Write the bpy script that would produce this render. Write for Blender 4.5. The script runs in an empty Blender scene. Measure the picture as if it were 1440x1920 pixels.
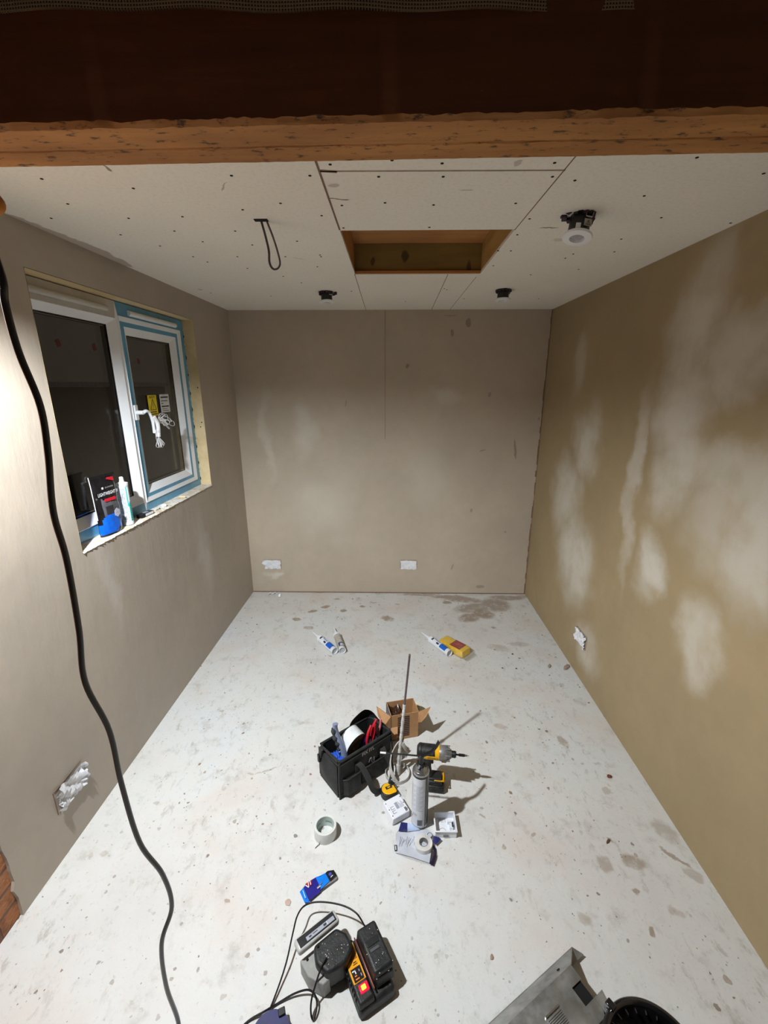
import bpy, bmesh, math, random
from mathutils import Vector, Matrix, Euler
sc = bpy.context.scene
COL = sc.collection
rnd = random.Random(7)

# ------------------------------------------------------------------ camera
CAMP = Vector((0.0306, 0.0, 1.7661)); F = 819.06
PIT, YAW = 0.28292, 0.01957
RT = Vector((math.cos(YAW), math.sin(YAW), 0))
FW = Vector((-math.sin(YAW)*math.cos(PIT), math.cos(YAW)*math.cos(PIT), -math.sin(PIT)))
UP = RT.cross(FW)
cd = bpy.data.cameras.new('camera'); cam = bpy.data.objects.new('camera', cd); COL.objects.link(cam)
cd.sensor_fit = 'HORIZONTAL'; cd.sensor_width = 36; cd.lens = F/1440*36; cd.clip_start = 0.02
m = Matrix((RT, UP, -FW)).transposed().to_4x4(); m.translation = CAMP
cam.matrix_world = m
sc.camera = cam

# ------------------------------------------------------------------ world, light, exposure
LAMP = Vector((-0.93, 0.85, 2.09))
LAMP_POWER = 46.0
w = bpy.data.worlds.new('night'); sc.world = w; w.use_nodes = True
w.node_tree.nodes['Background'].inputs[0].default_value = (0.9, 0.75, 0.6, 1)
w.node_tree.nodes['Background'].inputs[1].default_value = 0.02
sc.view_settings.view_transform = 'Standard'; sc.view_settings.look = 'None'
sc.view_settings.gamma = 1; sc.view_settings.use_curve_mapping = False
sc.view_settings.exposure = 0.62
ld = bpy.data.lights.new('flood', 'AREA'); ld.shape = 'DISK'; ld.size = 0.06
ld.energy = LAMP_POWER; ld.color = (0.90, 0.965, 1.0)
lamp_light = bpy.data.objects.new('flood_beam', ld); COL.objects.link(lamp_light)
lamp_light.location = LAMP
lamp_light.rotation_euler = (math.radians(43), 0, math.radians(-36))

# ------------------------------------------------------------------ picture ray -> point on a real plane
def ray(px, py): return FW + RT*((px-720)/F) + UP*((960-py)/F)
def at(px, py, z=0.0):
    d = ray(px, py); return CAMP + d*((z-CAMP.z)/d.z)
def aty(px, py, y):
    d = ray(px, py); return CAMP + d*((y-CAMP.y)/d.y)
def atx(px, py, x):
    d = ray(px, py); return CAMP + d*((x-CAMP.x)/d.x)
D, CZ = 3.513, 2.30
def LX(y): return -1.2-0.0163*(D-y)
def RX(y): return 1.2+0.0078*(D-y)
def lw(px, py, off=0):
    y = 2.0
    for _ in range(15): h = atx(px, py, LX(y)-off); y = h.y
    return h
def rw(px, py):
    y = 2.0
    for _ in range(15): h = atx(px, py, RX(y)); y = h.y
    return h

# ------------------------------------------------------------------ materials
def lin(c):
    o = []
    for v in c[:3]:
        v /= 255.0; o.append(v/12.92 if v <= 0.04045 else ((v+0.055)/1.055)**2.4)
    return (*o, 1)
class Nd:
    def __init__(s, name):
        s.m = bpy.data.materials.new(name); s.m.use_nodes = True; s.t = s.m.node_tree
        s.b = s.t.nodes['Principled BSDF']; s.tc = s.t.nodes.new('ShaderNodeTexCoord')
    def n(s, typ, **k):
        o = s.t.nodes.new('ShaderNode'+typ)
        for a, b in k.items(): setattr(o, a, b)
        return o
    def l(s, a, b): s.t.links.new(a, b)
    def noise(s, scale, detail=4, vec=None, rough=0.55):
        n = s.n('TexNoise'); n.inputs['Scale'].default_value = scale; n.inputs['Detail'].default_value = detail
        n.inputs['Roughness'].default_value = rough
        s.l(vec if vec is not None else s.tc.outputs['Object'], n.inputs['Vector']); return n
    def ramp(s, fac, stops):
        r = s.n('ValToRGB'); s.l(fac, r.inputs[0]); e = r.color_ramp.elements
        while len(e) < len(stops): e.new(0.5)
        for i, (p, c) in enumerate(stops):
            e[i].position = p; e[i].color = c if len(c) == 4 and max(c) <= 1 else lin(c)
        return r.outputs[0]
    def mr(s, v, a, b, c=0.0, d=1.0):
        r = s.n('MapRange'); s.l(v, r.inputs[0])
        for i, x in enumerate((a, b, c, d)): r.inputs[i+1].default_value = x
        r.interpolation_type = 'SMOOTHSTEP'; return r.outputs[0]
    def mix(s, fac, a, b, blend='MIX'):
        x = s.n('Mix', data_type='RGBA', blend_type=blend)
        for sock, v in ((x.inputs[0], fac), (x.inputs[6], a), (x.inputs[7], b)):
            if isinstance(v, (int, float)): sock.default_value = v
            elif isinstance(v, tuple): sock.default_value = v if max(v) <= 1 and len(v) == 4 else lin(v)
            else: s.l(v, sock)
        return x.outputs[2]
    def math(s, op, a, b):
        x = s.n('Math', operation=op)
        for i, v in enumerate((a, b)):
            if isinstance(v, (int, float)): x.inputs[i].default_value = v
            else: s.l(v, x.inputs[i])
        return x.outputs[0]
    def bump(s, h, strength, dist=0.01):
        b = s.n('Bump'); b.inputs['Strength'].default_value = strength; b.inputs['Distance'].default_value = dist
        s.l(h, b.inputs['Height']); s.l(b.outputs[0], s.b.inputs['Normal'])
    def warp(s, scale, amp, detail=3):
        n = s.noise(scale, detail)
        v = s.n('VectorMath', operation='SUBTRACT'); s.l(n.outputs['Color'], v.inputs[0]); v.inputs[1].default_value = (.5, .5, .5)
        v2 = s.n('VectorMath', operation='SCALE'); s.l(v.outputs[0], v2.inputs[0]); v2.inputs[3].default_value = amp
        v3 = s.n('VectorMath', operation='ADD'); s.l(s.tc.outputs['Object'], v3.inputs[0]); s.l(v2.outputs[0], v3.inputs[1])
        return v3.outputs[0]
    def spots(s, vec, lst, e0=1.0, e1=0.85):
        """lst: (centre xyz, radii xyz, euler) -> mask of patches with a shape of their own"""
        acc = None
        for it in lst:
            c, r, e = it[:3]; k = it[3] if len(it) > 3 else 1.0
            mp = s.n('Mapping', vector_type='TEXTURE')
            mp.inputs['Location'].default_value = c; mp.inputs['Rotation'].default_value = e; mp.inputs['Scale'].default_value = r
            s.l(vec, mp.inputs['Vector'])
            ln = s.n('VectorMath', operation='LENGTH'); s.l(mp.outputs[0], ln.inputs[0])
            mk = s.mr(ln.outputs['Value'], e0, e1, 0.0, k)
            acc = mk if acc is None else s.math('MAXIMUM', acc, mk)
        return acc
MATS = {}
def film(name, gl=.14, rough=.08):
    n = Nd(name); tr = n.n('BsdfTransparent'); g = n.n('BsdfGlossy'); g.inputs['Roughness'].default_value = rough
    b = n.n('Bump'); b.inputs['Strength'].default_value = .8; b.inputs['Distance'].default_value = .004; n.l(n.noise(30, 5).outputs[0], b.inputs['Height']); n.l(b.outputs[0], g.inputs['Normal'])
    mx = n.n('MixShader'); mx.inputs[0].default_value = gl; n.l(tr.outputs[0], mx.inputs[1]); n.l(g.outputs[0], mx.inputs[2])
    n.l(mx.outputs[0], n.t.nodes['Material Output'].inputs[0]); return n.m
def mat(name, rgb, rough=0.5, metal=0.0, mott=None, bump=None, emit=0.0, trans=0.0, coat=0.0, spec=None, ior=None, alpha=None):
    """mott=(scale, amount): a slight mottling of the surface's own colour; bump=(scale, strength)"""
    if name in MATS: return MATS[name]
    n = Nd(name); b = n.b
    b.inputs['Base Color'].default_value = lin(rgb); b.inputs['Roughness'].default_value = rough
    b.inputs['Metallic'].default_value = metal
    mo = mott or (35, 0.10)
    no = n.noise(mo[0], 5)
    c = lin(rgb); dk = tuple(v*(1-mo[1]*1.6) for v in c[:3])+(1,); lt = tuple(min(1, v*(1+mo[1])) for v in c[:3])+(1,)
    r = n.n('ValToRGB'); n.l(no.outputs[0], r.inputs[0]); r.color_ramp.elements[0].position = .3; r.color_ramp.elements[1].position = .7
    r.color_ramp.elements[0].color = dk; r.color_ramp.elements[1].color = lt
    n.l(r.outputs[0], b.inputs['Base Color'])
    if bump: n.bump(n.noise(bump[0], 6).outputs[0], bump[1], 0.004)
    if emit: b.inputs['Emission Color'].default_value = lin(rgb); b.inputs['Emission Strength'].default_value = emit
    if trans: b.inputs['Transmission Weight'].default_value = trans
    if coat: b.inputs['Coat Weight'].default_value = coat
    if ior: b.inputs['IOR'].default_value = ior
    if alpha is not None: b.inputs['Alpha'].default_value = alpha
    MATS[name] = n.m; return n.m

# ------------------------------------------------------------------ mesh builder
def catmull(pts, n=8, closed=False):
    P = [Vector(p) for p in pts]; o = []
    L = len(P)
    for i in range(L if closed else L-1):
        if closed: a, b, c, d = P[(i-1) % L], P[i], P[(i+1) % L], P[(i+2) % L]
        else: a, b, c, d = P[max(i-1, 0)], P[i], P[i+1], P[min(i+2, L-1)]
        for k in range(n):
            t = k/n
            o.append(0.5*((2*b)+(c-a)*t+(2*a-5*b+4*c-d)*t*t+(3*b-a-3*c+d)*t**3))
    if not closed: o.append(P[-1])
    return o
def rotm(e): return Euler(e).to_matrix().to_4x4()
def TR(loc=(0, 0, 0), e=(0, 0, 0)): return Matrix.Translation(loc) @ rotm(e)
class MB:
    def __init__(s, T=None): s.v = []; s.f = []; s.mi = []; s.ms = []; s.T = T or Matrix()
    def add(s, vs, fs, m, T=None):
        if m not in s.ms: s.ms.append(m)
        k = s.ms.index(m); o = len(s.v); A = s.T @ T if T is not None else s.T
        s.v += [A @ Vector(p) for p in vs]
        for f in fs: s.f.append([o+i for i in f]); s.mi.append(k)
        return s
    def box(s, c, d, m, e=(0, 0, 0), top=(1, 1), T=None, shift=(0, 0)):
        x, y, z = d[0]/2, d[1]/2, d[2]/2; a, b = top
        vs = [(-x, -y, -z), (x, -y, -z), (x, y, -z), (-x, y, -z), (-x*a+shift[0], -y*b+shift[1], z), (x*a+shift[0], -y*b+shift[1], z), (x*a+shift[0], y*b+shift[1], z), (-x*a+shift[0], y*b+shift[1], z)]
        M_ = TR(c, e)
        return s.add(vs, [(3, 2, 1, 0), (4, 5, 6, 7), (0, 1, 5, 4), (1, 2, 6, 5), (2, 3, 7, 6), (3, 0, 4, 7)], m, T @ M_ if T is not None else M_)
    def b2(s, lo, hi, m, T=None):
        return s.box([(a+b)/2 for a, b in zip(lo, hi)], [b-a for a, b in zip(lo, hi)], m, T=T)
    def frame(s, pts, i):
        pass
    def cyl(s, p0, p1, r0, r1, m, seg=24, caps=True, T=None):
        p0, p1 = Vector(p0), Vector(p1); d = (p1-p0); q = d.to_track_quat('Z', 'Y').to_matrix().to_4x4(); q.translation = p0
        return s.lathe([(0, 0), (r0, 0), (r1, d.length), (0, d.length)] if caps else [(r0, 0), (r1, d.length)], m, T @ q if T is not None else q, seg)
    def lathe(s, prof, m, T=None, seg=32, arc=2*math.pi, closed=True):
        vs, fs = [], []; n = len(prof)
        full = abs(arc-2*math.pi) < 1e-6; cols = seg if full else seg+1
        for i in range(cols):
            a = arc*i/seg
            for r, z in prof: vs.append((max(r, 1e-5)*math.cos(a), max(r, 1e-5)*math.sin(a), z))
        for i in range(seg):
            j = (i+1) % cols
            for k in range(n-1): fs.append((i*n+k, j*n+k, j*n+k+1, i*n+k+1))
        return s.add(vs, fs, m, T)
    def tube(s, pts, r, m, seg=8, n=6, closed=False, raw=False, T=None, flat=1.0):
        P = [Vector(p) for p in pts] if raw else catmull(pts, n, closed); L = len(P); vs, fs = [], []
        up = None
        for i in range(L):
            if closed: t = (P[(i+1) % L]-P[i-1])
            else: t = P[min(i+1, L-1)]-P[max(i-1, 0)]
            t = t.normalized() if t.length > 1e-9 else Vector((0, 0, 1))
            if up is None: up = t.orthogonal().normalized()
            up = (up - t*up.dot(t)); up = up.normalized() if up.length > 1e-6 else t.orthogonal().normalized()
            b = t.cross(up); rr = r(i/(L-1)) if callable(r) else r
            for k in range(seg):
                a = 2*math.pi*k/seg; vs.append(P[i]+(up*math.cos(a)+b*math.sin(a)*flat)*rr)
        for i in range(L if closed else L-1):
            j = (i+1) % L
            for k in range(seg): fs.append((i*seg+k, i*seg+(k+1) % seg, j*seg+(k+1) % seg, j*seg+k))
        if not closed: fs += [tuple(range(seg))[::-1], tuple((L-1)*seg+k for k in range(seg))]
        return s.add(vs, fs, m, T)
    def ribbon(s, pts, wv, th, m, n=6, T=None, closed=False):
        """flat webbing: pts is the centre line, wv the width vector(s)"""
        P = catmull(pts, n, closed); L = len(P)
        W = catmull(wv, n, closed) if isinstance(wv, list) else [Vector(wv)]*L
        vs, fs = [], []
        for i in range(L):
            t = (P[min(i+1, L-1)]-P[max(i-1, 0)]).normalized(); nn = t.cross(W[i]).normalized()*th/2
            for a, b in ((-1, -1), (1, -1), (1, 1), (-1, 1)): vs.append(P[i]+W[i]*a*0.5+nn*b)
        for i in range(L-1):
            for k in range(4): fs.append((i*4+k, i*4+(k+1) % 4, i*4+4+(k+1) % 4, i*4+4+k))
        fs += [(0, 1, 2, 3), tuple((L-1)*4+k for k in (3, 2, 1, 0))]
        return s.add(vs, fs, m, T)
    def prism(s, poly, z0, z1, m, T=None):
        n = len(poly)
        vs = [(x, y, z0) for x, y in poly]+[(x, y, z1) for x, y in poly]
        fs = [tuple(range(n))[::-1], tuple(range(n, 2*n))]+[(i, (i+1) % n, n+(i+1) % n, n+i) for i in range(n)]
        return s.add(vs, fs, m, T)
    def loft(s, rings, m, cap0=True, cap1=True, T=None, closed=True):
        n = len(rings[0]); vs = [p for r in rings for p in r]; fs = []
        for i in range(len(rings)-1):
            for k in range(n if closed else n-1): fs.append((i*n+k, i*n+(k+1) % n, (i+1)*n+(k+1) % n, (i+1)*n+k))
        if cap0: fs.append(tuple(range(n))[::-1])
        if cap1: fs.append(tuple((len(rings)-1)*n+k for k in range(n)))
        return s.add(vs, fs, m, T)
    def sphere(s, c, r, m, seg=16, T=None, e=(0, 0, 0)):
        r = (r, r, r) if isinstance(r, (int, float)) else r
        pr = [(math.sin(math.pi*i/10), -math.cos(math.pi*i/10)) for i in range(11)]
        M_ = TR(c, e) @ Matrix.Diagonal((*r, 1))
        return s.lathe(pr, m, T @ M_ if T is not None else M_, seg)
    def grid(s, fn, nu, nv, m, T=None):
        vs = [fn(i/nu, j/nv) for i in range(nu+1) for j in range(nv+1)]
        fs = [(i*(nv+1)+j, (i+1)*(nv+1)+j, (i+1)*(nv+1)+j+1, i*(nv+1)+j+1) for i in range(nu) for j in range(nv)]
        return s.add(vs, fs, m, T)
    def text(s, body, size, m, T, sx=1.0, bold=0.0):
        cu = bpy.data.curves.new('t', 'FONT'); cu.body = body; cu.size = size; cu.align_x = 'CENTER'; cu.align_y = 'CENTER'; cu.resolution_u = 2
        cu.offset = bold
        ob = bpy.data.objects.new('t', cu); COL.objects.link(ob)
        dg = bpy.context.evaluated_depsgraph_get(); me = bpy.data.meshes.new_from_object(ob.evaluated_get(dg))
        s.add([(v.co.x*sx, v.co.y, 0) for v in me.vertices], [tuple(p.vertices) for p in me.polygons], m, T)
        bpy.data.objects.remove(ob); bpy.data.curves.remove(cu); bpy.data.meshes.remove(me); return s
    def build(s, name, parent=None, bevel=0.0, smooth=35, subsurf=0, seg=2):
        me = bpy.data.meshes.new(name); me.from_pydata([tuple(v) for v in s.v], [], s.f)
        for m_ in s.ms: me.materials.append(m_)
        me.polygons.foreach_set('material_index', s.mi)
        bm = bmesh.new(); bm.from_mesh(me); bmesh.ops.remove_doubles(bm, verts=bm.verts, dist=1e-5)
        bmesh.ops.recalc_face_normals(bm, faces=bm.faces); bm.to_mesh(me); bm.free()
        if smooth:
            me.polygons.foreach_set('use_smooth', [True]*len(me.polygons)); me.set_sharp_from_angle(angle=math.radians(smooth))
        me.update()
        o = bpy.data.objects.new(name, me); COL.objects.link(o)
        if parent: o.parent = parent
        if bevel:
            b = o.modifiers.new('bevel', 'BEVEL'); b.width = bevel; b.segments = seg; b.limit_method = 'ANGLE'; b.angle_limit = math.radians(35); b.harden_normals = False
        if subsurf:
            q = o.modifiers.new('sub', 'SUBSURF'); q.levels = q.render_levels = subsurf
        return o
def tag(o, label, cat, group=None):
    o['label'] = label; o['category'] = cat
    if group: o['group'] = group
    return o
def thing(name, label, cat, loc=(0, 0, 0), rz=0, e=None, group=None):
    o = bpy.data.objects.new(name, None); COL.objects.link(o); o.empty_display_size = 0.05
    o.location = loc; o.rotation_euler = e if e else (0, 0, rz); return tag(o, label, cat, group)
def struct(o): o['kind'] = 'structure'; return o

# ------------------------------------------------------------------ surface materials of the room
def plaster(name, base, pale, patches, dark=(), floor_dirt=True, streak=None):
    n = Nd(name); b = n.b; b.inputs['Roughness'].default_value = 0.62
    big = n.noise(1.6, 4); fine = n.noise(14, 6)
    c0 = lin(base)
    c = n.ramp(big.outputs[0], [(.3, tuple(v*.9 for v in c0[:3])+(1,)), (.7, tuple(min(1, v*1.08) for v in c0[:3])+(1,))])
    c = n.mix(n.math('MULTIPLY', n.mr(fine.outputs[0], .35, .7), .14), c, tuple(v*.72 for v in c0[:3])+(1,))
    if patches:
        w1 = n.warp(3.4, .34, 5)
        mk = n.spots(w1, patches, 1.15, .25)
        br = n.noise(7, 5)
        mk = n.math('MULTIPLY', mk, n.mr(br.outputs[0], .25, .6, .55, 1.0))
        c = n.mix(mk, c, pale)
    if dark:
        mk = n.spots(n.warp(30, .02), dark, 1.05, .8)
        c = n.mix(mk, c, tuple(v*.5 for v in c0[:3])+(1,))
    n.l(c, b.inputs['Base Color'])
    sm = n.n('Mapping'); sm.inputs['Scale'].default_value = (1, 1, .25); n.l(n.tc.outputs['Object'], sm.inputs[0])
    h = n.noise(9, 8, sm.outputs[0], .65)
    n.bump(h.outputs[0], .25, .012)
    return n.m
def wp(f, px, py, wid, ht, k=1.0, slant=0.0):
    p = f(px, py); return ((p.x, p.y, p.z), (0.6, wid*1.35, ht*1.3), (slant, 0, 0), k)
rp = [wp(rw, 1310, 640, .17, .30), wp(rw, 1400, 660, .20, .13), wp(rw, 1270, 770, .17, .20, .9), wp(rw, 1270, 880, .14, .22, .9),
      wp(rw, 1370, 900, .30, .12, .75), wp(rw, 1420, 1000, .13, .26, .85), wp(rw, 1215, 1060, .10, .15), wp(rw, 1300, 1190, .10, .17, .8), wp(rw, 1350, 960, .2, .2, .6),
      wp(rw, 1100, 830, .16, .20, .9), wp(rw, 1062, 930, .20, .26, .9), wp(rw, 1075, 1050, .22, .26, 1), wp(rw, 1098, 1215, .16, .14, .8),
      wp(rw, 1085, 690, .10, .14, .5), wp(rw, 1190, 900, .05, .45, .7), wp(rw, 1335, 520, .10, .18, .6)]
M_RIGHT = plaster('wet plaster right', (158, 138, 104), (198, 190, 176), rp)
bw = lambda px, py: aty(px, py, D)
def bp(px, py, wx, ht, k=1.0):
    p = bw(px, py); return ((p.x, p.y, p.z), (wx, .4, ht), (0, 0, 0), k)
M_BACK = plaster('plaster back', (184, 170, 152), (204, 198, 184),
    [bp(570, 800, .12, .28, .8), bp(500, 820, .05, .45, .6), bp(600, 950, .36, .32, .5), bp(832, 745, .13, .10, .6), bp(800, 900, .25, .3, .3), bp(512, 1078, .08, .03, .9)],  # pale drying plaster; the broad patch paints in a lens reflection
    dark=[((bw(x, y).x, D, bw(x, y).z), (a, .3, c), (0, r, 0), k) for x, y, a, c, r, k in [(878, 605, .022, .035, 0, .8), (848, 625, .014, .026, 0, .7), (764, 686, .014, .02, .3, .8),
      (918, 740, .012, .02, 0, .6), (966, 843, .010, .085, -.12, .8), (905, 845, .03, .006, -.2, .6), (884, 957, .012, .018, 0, .6), (1010, 785, .01, .015, 0, .6), (947, 997, .01, .01, 0, .6), (848, 1063, .008, .03, .3, .6), (845, 592, .05, .005, 0, .5),
      (648, 757, .006, .03, .2, .5), (900, 1100, .04, .015, 0, .6)]])
M_LEFT = plaster('plaster left', (178, 166, 152), (212, 208, 200),
    [((*lw(385, 1040)[:],)[:3] and (lw(385, 1040).x, lw(385, 1040).y, lw(385, 1040).z), (.4, .12, .35), (0, 0, 0), .4), ((lw(200, 1100).x, lw(200, 1100).y, lw(200, 1100).z), (.4, .07, .3), (0, 0, 0), .35)])

def floor_mat():
    n = Nd('painted concrete floor'); b = n.b; b.inputs['Roughness'].default_value = .55
    big = n.noise(1.3, 5); med = n.noise(9, 8, rough=.7); fine = n.noise(55, 6, rough=.7)
    c = n.ramp(big.outputs[0], [(.32, (203, 200, 197)), (.5, (211, 210, 207)), (.7, (208, 212, 215))])
    pk = n.noise(2.4, 3); c = n.mix(n.math('MULTIPLY', n.mr(pk.outputs[0], .5, .68), .5), c, (206, 194, 186))
    c = n.mix(n.math('MULTIPLY', n.mr(med.outputs[0], .52, .72), .55), c, (168, 163, 154))
    c = n.mix(n.math('MULTIPLY', n.mr(fine.outputs[0], .58, .72), .5), c, (150, 144, 134))
    # splats
    def fs(px, py, r1, r2, a=0.0, k=1.0):
        p = at(px, py); g_ = .78; return ((p.x, p.y, 0), (r1*g_, r2*g_, .5), (0, 0, a), k*.9)
    pl = [fs(890, 1140, .22, .10, .2, .9), fs(928, 1134, .16, .15, 0, .9), fs(868, 1124, .22, .07, -.2, .9), fs(880, 1158, .12, .08, .5), fs(790, 1115, .22, .03, 0, .8), fs(950, 1121, .20, .06, 0, .9), fs(840, 1119, .20, .04, 0, .9), fs(905, 1150, .10, .12, .9), fs(985, 1118, .12, .03, 0, .7),
          fs(728, 1160, .07, .045, -.5), fs(586, 1146, .045, .03, .2), fs(610, 1138, .05, .03, .5), fs(644, 1145, .035, .028), fs(556, 1161, .05, .03, -.3), fs(578, 1177, .05, .03, -.2, .7), fs(680, 1137, .03, .02),
          fs(632, 1123, .03, .02), fs(838, 1130, .05, .035), fs(925, 1177, .022, .025), fs(700, 1130, .04, .015, 0, .7), fs(745, 1133, .03, .012, 0, .7), fs(535, 1132, .02, .01, 0, .6), fs(600, 1110, .05, .03, 0, .7),
          fs(935, 1215, .10, .05, -.3, .45), fs(975, 1208, .09, .04, 0, .4), fs(1055, 1390, .028, .055, .3, .7), fs(938, 1362, .05, .02, -.4, .55), fs(1138, 1484, .028, .026, 0, .5), fs(1133, 1620, .035, .04, .4, .65),
          fs(1187, 1615, .055, .036, -.3, .85), fs(1192, 1672, .018, .014, 0, .9), fs(1224, 1748, .012, .02, -.3, 1), fs(1268, 1710, .03, .02, -.4, .5), fs(1095, 1723, .03, .022, -.5, .45), fs(1248, 1560, .05, .07, .45, .55),
          fs(1300, 1640, .04, .03, -.6, .5), fs(1142, 1575, .016, .008, -.6, 1), fs(1264, 1607, .07, .010, -.75, .85), fs(198, 1599, .022, .014, .4, .55), fs(171, 1603, .012, .017, 0, .5), fs(500, 1445, .07, .007, .35, .5),
          fs(470, 1450, .025, .009, .0, .5), fs(570, 1355, .05, .012, 0, .3), fs(905, 1530, .02, .008, -.9, .7), fs(946, 1585, .010, .012, 0, .8), fs(1090, 1432, .012, .014, 0, .6), fs(1120, 1432, .02, .012, -.4, .4)]
    mk = n.spots(n.warp(30, .045, 6), pl, 1.25, .70)
    br = n.noise(13, 8, rough=.75)
    mk = n.math('MULTIPLY', mk, n.mr(br.outputs[0], .34, .52, .35, 1.0))
    c = n.mix(mk, c, (150, 132, 114))
    sc1 = n.n('Mapping'); sc1.inputs['Scale'].default_value = (26, 12, 1); sc1.inputs['Rotation'].default_value = (0, 0, .5); n.l(n.tc.outputs['Object'], sc1.inputs[0])
    sn = n.noise(1, 7, sc1.outputs[0], .75); rg2 = n.noise(1.7, 3); c = n.mix(n.math('MULTIPLY', n.mr(sn.outputs[0], .54, .66, 0, .55), n.mr(rg2.outputs[0], .4, .6, .25, 1)), c, (158, 152, 142))
    # scattered crumbs of plaster and grit trodden into the paint
    for sc_, th, col, amt in ((28, .085, (120, 104, 88), .85), (60, .075, (90, 82, 74), .8), (13, .055, (150, 132, 114), .7)):
        vo = n.n('TexVoronoi'); vo.inputs['Scale'].default_value = sc_; vo.inputs['Randomness'].default_value = 1
        wv = n.warp(sc_*1.4, .6/sc_); n.l(wv, vo.inputs['Vector'])
        sep = n.n('SeparateColor'); n.l(vo.outputs['Color'], sep.inputs[0])
        size = n.math('MULTIPLY', n.mr(sep.outputs[0], .55, 1.0), th*2.4)
        d = n.math('SUBTRACT', size, vo.outputs['Distance'])
        k = n.math('MULTIPLY', n.mr(d, 0, .02), amt)
        reg = n.noise(2.1, 3); k = n.math('MULTIPLY', k, n.mr(reg.outputs[0], .38, .58, .25, 1))
        c = n.mix(k, c, col)
    n.l(c, b.inputs['Base Color'])
    h = n.noise(18, 9, rough=.65); n.bump(h.outputs[0], .35, .008)
    return n.m
M_FLOOR = floor_mat()

def board_mat():
    n = Nd('ceiling plasterboard'); b = n.b; b.inputs['Roughness'].default_value = .75
    c = n.ramp(n.noise(1.5, 4).outputs[0], [(.3, (234, 228, 216)), (.7, (240, 235, 224))])
    c = n.mix(n.math('MULTIPLY', n.mr(n.noise(90, 3).outputs[0], .45, .7), .12), c, (170, 160, 148))
    def cs(px, py, a_, b_, r=0, k=1): p = at(px, py, CZ); return ((p.x, p.y, CZ), (a_, b_, .5), (0, 0, r), k)
    mk = n.spots(n.warp(25, .03), [cs(1028, 427, .035, .005, 0, .8), cs(636, 373, .035, .005, .2, .9), cs(198, 313, .004, .03, 0, .8), cs(560, 485, .03, .006, .6, .25), cs(420, 350, .04, .003, -.9, .5),
         cs(1050, 450, .03, .02, 0, .25), cs(625, 347, .015, .012, 0, .4), cs(875, 357, .02, .006, 0, .35), cs(970, 306, .01, .02, 0, .4), cs(375, 543, .015, .02, 0, .4)], 1.05, .8)
    c = n.mix(mk, c, (110, 84, 70))
    ed = [(p.x+.02, p.y) for p in [at(x, y, CZ) for x, y in ((60, 425), (120, 447), (170, 466), (215, 487))]]
    mk = n.spots(n.warp(12, .05), [((x-.02, y, CZ), (.035, .13, .5), (0, 0, 0), .8) for x, y in ed], 1.1, .85)
    c = n.mix(mk, c, (172, 152, 138))
    n.l(c, b.inputs['Base Color']); n.bump(n.noise(120, 3).outputs[0], .1, .003)
    return n.m
M_BOARD = board_mat()

def wood(name, c1, c2, ax=0, scale=1.0, rough=.6, bumps=.4, knots=None, speck=0.0):
    n = Nd(name); b = n.b; b.inputs['Roughness'].default_value = rough
    mp = n.n('Mapping'); s = [14*scale]*3; s[ax] = 1.2*scale; mp.inputs['Scale'].default_value = s; n.l(n.tc.outputs['Object'], mp.inputs[0])
    no = n.noise(1.0, 8, mp.outputs[0], .6); no2 = n.noise(3, 5)
    c = n.ramp(no.outputs[0], [(.3, c1), (.68, c2)])
    c = n.mix(n.math('MULTIPLY', n.mr(no2.outputs[0], .4, .7), .35), c, tuple(int(v*.8) for v in c1))
    if speck:
        mp2 = n.n('Mapping'); s2 = [60]*3; s2[ax] = 22; mp2.inputs['Scale'].default_value = s2; n.l(n.tc.outputs['Object'], mp2.inputs[0])
        sp = n.noise(1, 4, mp2.outputs[0], .7); c = n.mix(n.math('MULTIPLY', n.mr(sp.outputs[0], .55, .68), speck), c, tuple(int(v*.45) for v in c1))
    if knots:
        mk = n.spots(n.warp(15, .03), knots, 1.1, .6); c = n.mix(mk, c, tuple(int(v*.45) for v in c1))
    n.l(c, b.inputs['Base Color']); n.bump(no.outputs[0], bumps, .01)
    return n.m
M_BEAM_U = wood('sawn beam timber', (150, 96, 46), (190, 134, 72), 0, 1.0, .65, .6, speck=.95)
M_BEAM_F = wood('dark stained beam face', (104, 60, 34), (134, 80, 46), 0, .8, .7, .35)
M_PINE = wood('pale pine', (206, 180, 132), (228, 206, 164), 1, 1.0, .6, .15)
M_JOIST = wood('treated joist', (112, 92, 44), (146, 122, 66), 0, .9, .7, .3, knots=[((aty(760, 470, 2.445).x, 2.445, 2.38), (.018, .3, .03), (0, 0, 0), .8), ((aty(700, 475, 2.445).x, 2.445, 2.36), (.012, .3, .02), (0, 0, 0), .7), ((aty(880, 497, 2.445).x, 2.445, 2.33), (.012, .3, .03), (0, 0, 0), .7)])
M_DECK = wood('orange deck timber', (166, 112, 60), (190, 136, 80), 0, 1.2, .7, .3)
M_DARK = mat('dark hole', (20, 14, 10), .9)
M_CRACK = mat('brown joint', (128, 100, 82), .9)
M_WHITE = mat('white plastic', (232, 234, 236), .35, mott=(20, .02))
M_UPVC = mat('white upvc', (232, 234, 238), .32, mott=(8, .03))
M_FILM = mat('blue protective film', (96, 160, 196), .3, mott=(10, .12))
M_FILMW = mat('clear film over upvc', (196, 190, 182), .4, mott=(12, .08))
M_BLACK = mat('black plastic', (22, 22, 24), .42, mott=(60, .3))
M_DUSTBLACK = mat('dusty black plastic', (30, 31, 32), .5, mott=(45, .5), bump=(120, .3))
M_RUBBER = mat('black rubber cable', (30, 23, 24), .5, mott=(50, .2), coat=1.0); M_RUBBER.node_tree.nodes['Principled BSDF'].inputs['Coat Roughness'].default_value = .35
M_GREY = mat('grey plastic', (112, 112, 114), .5)
M_YEL = mat('tool yellow', (240, 178, 18), .4, mott=(40, .08))
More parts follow.
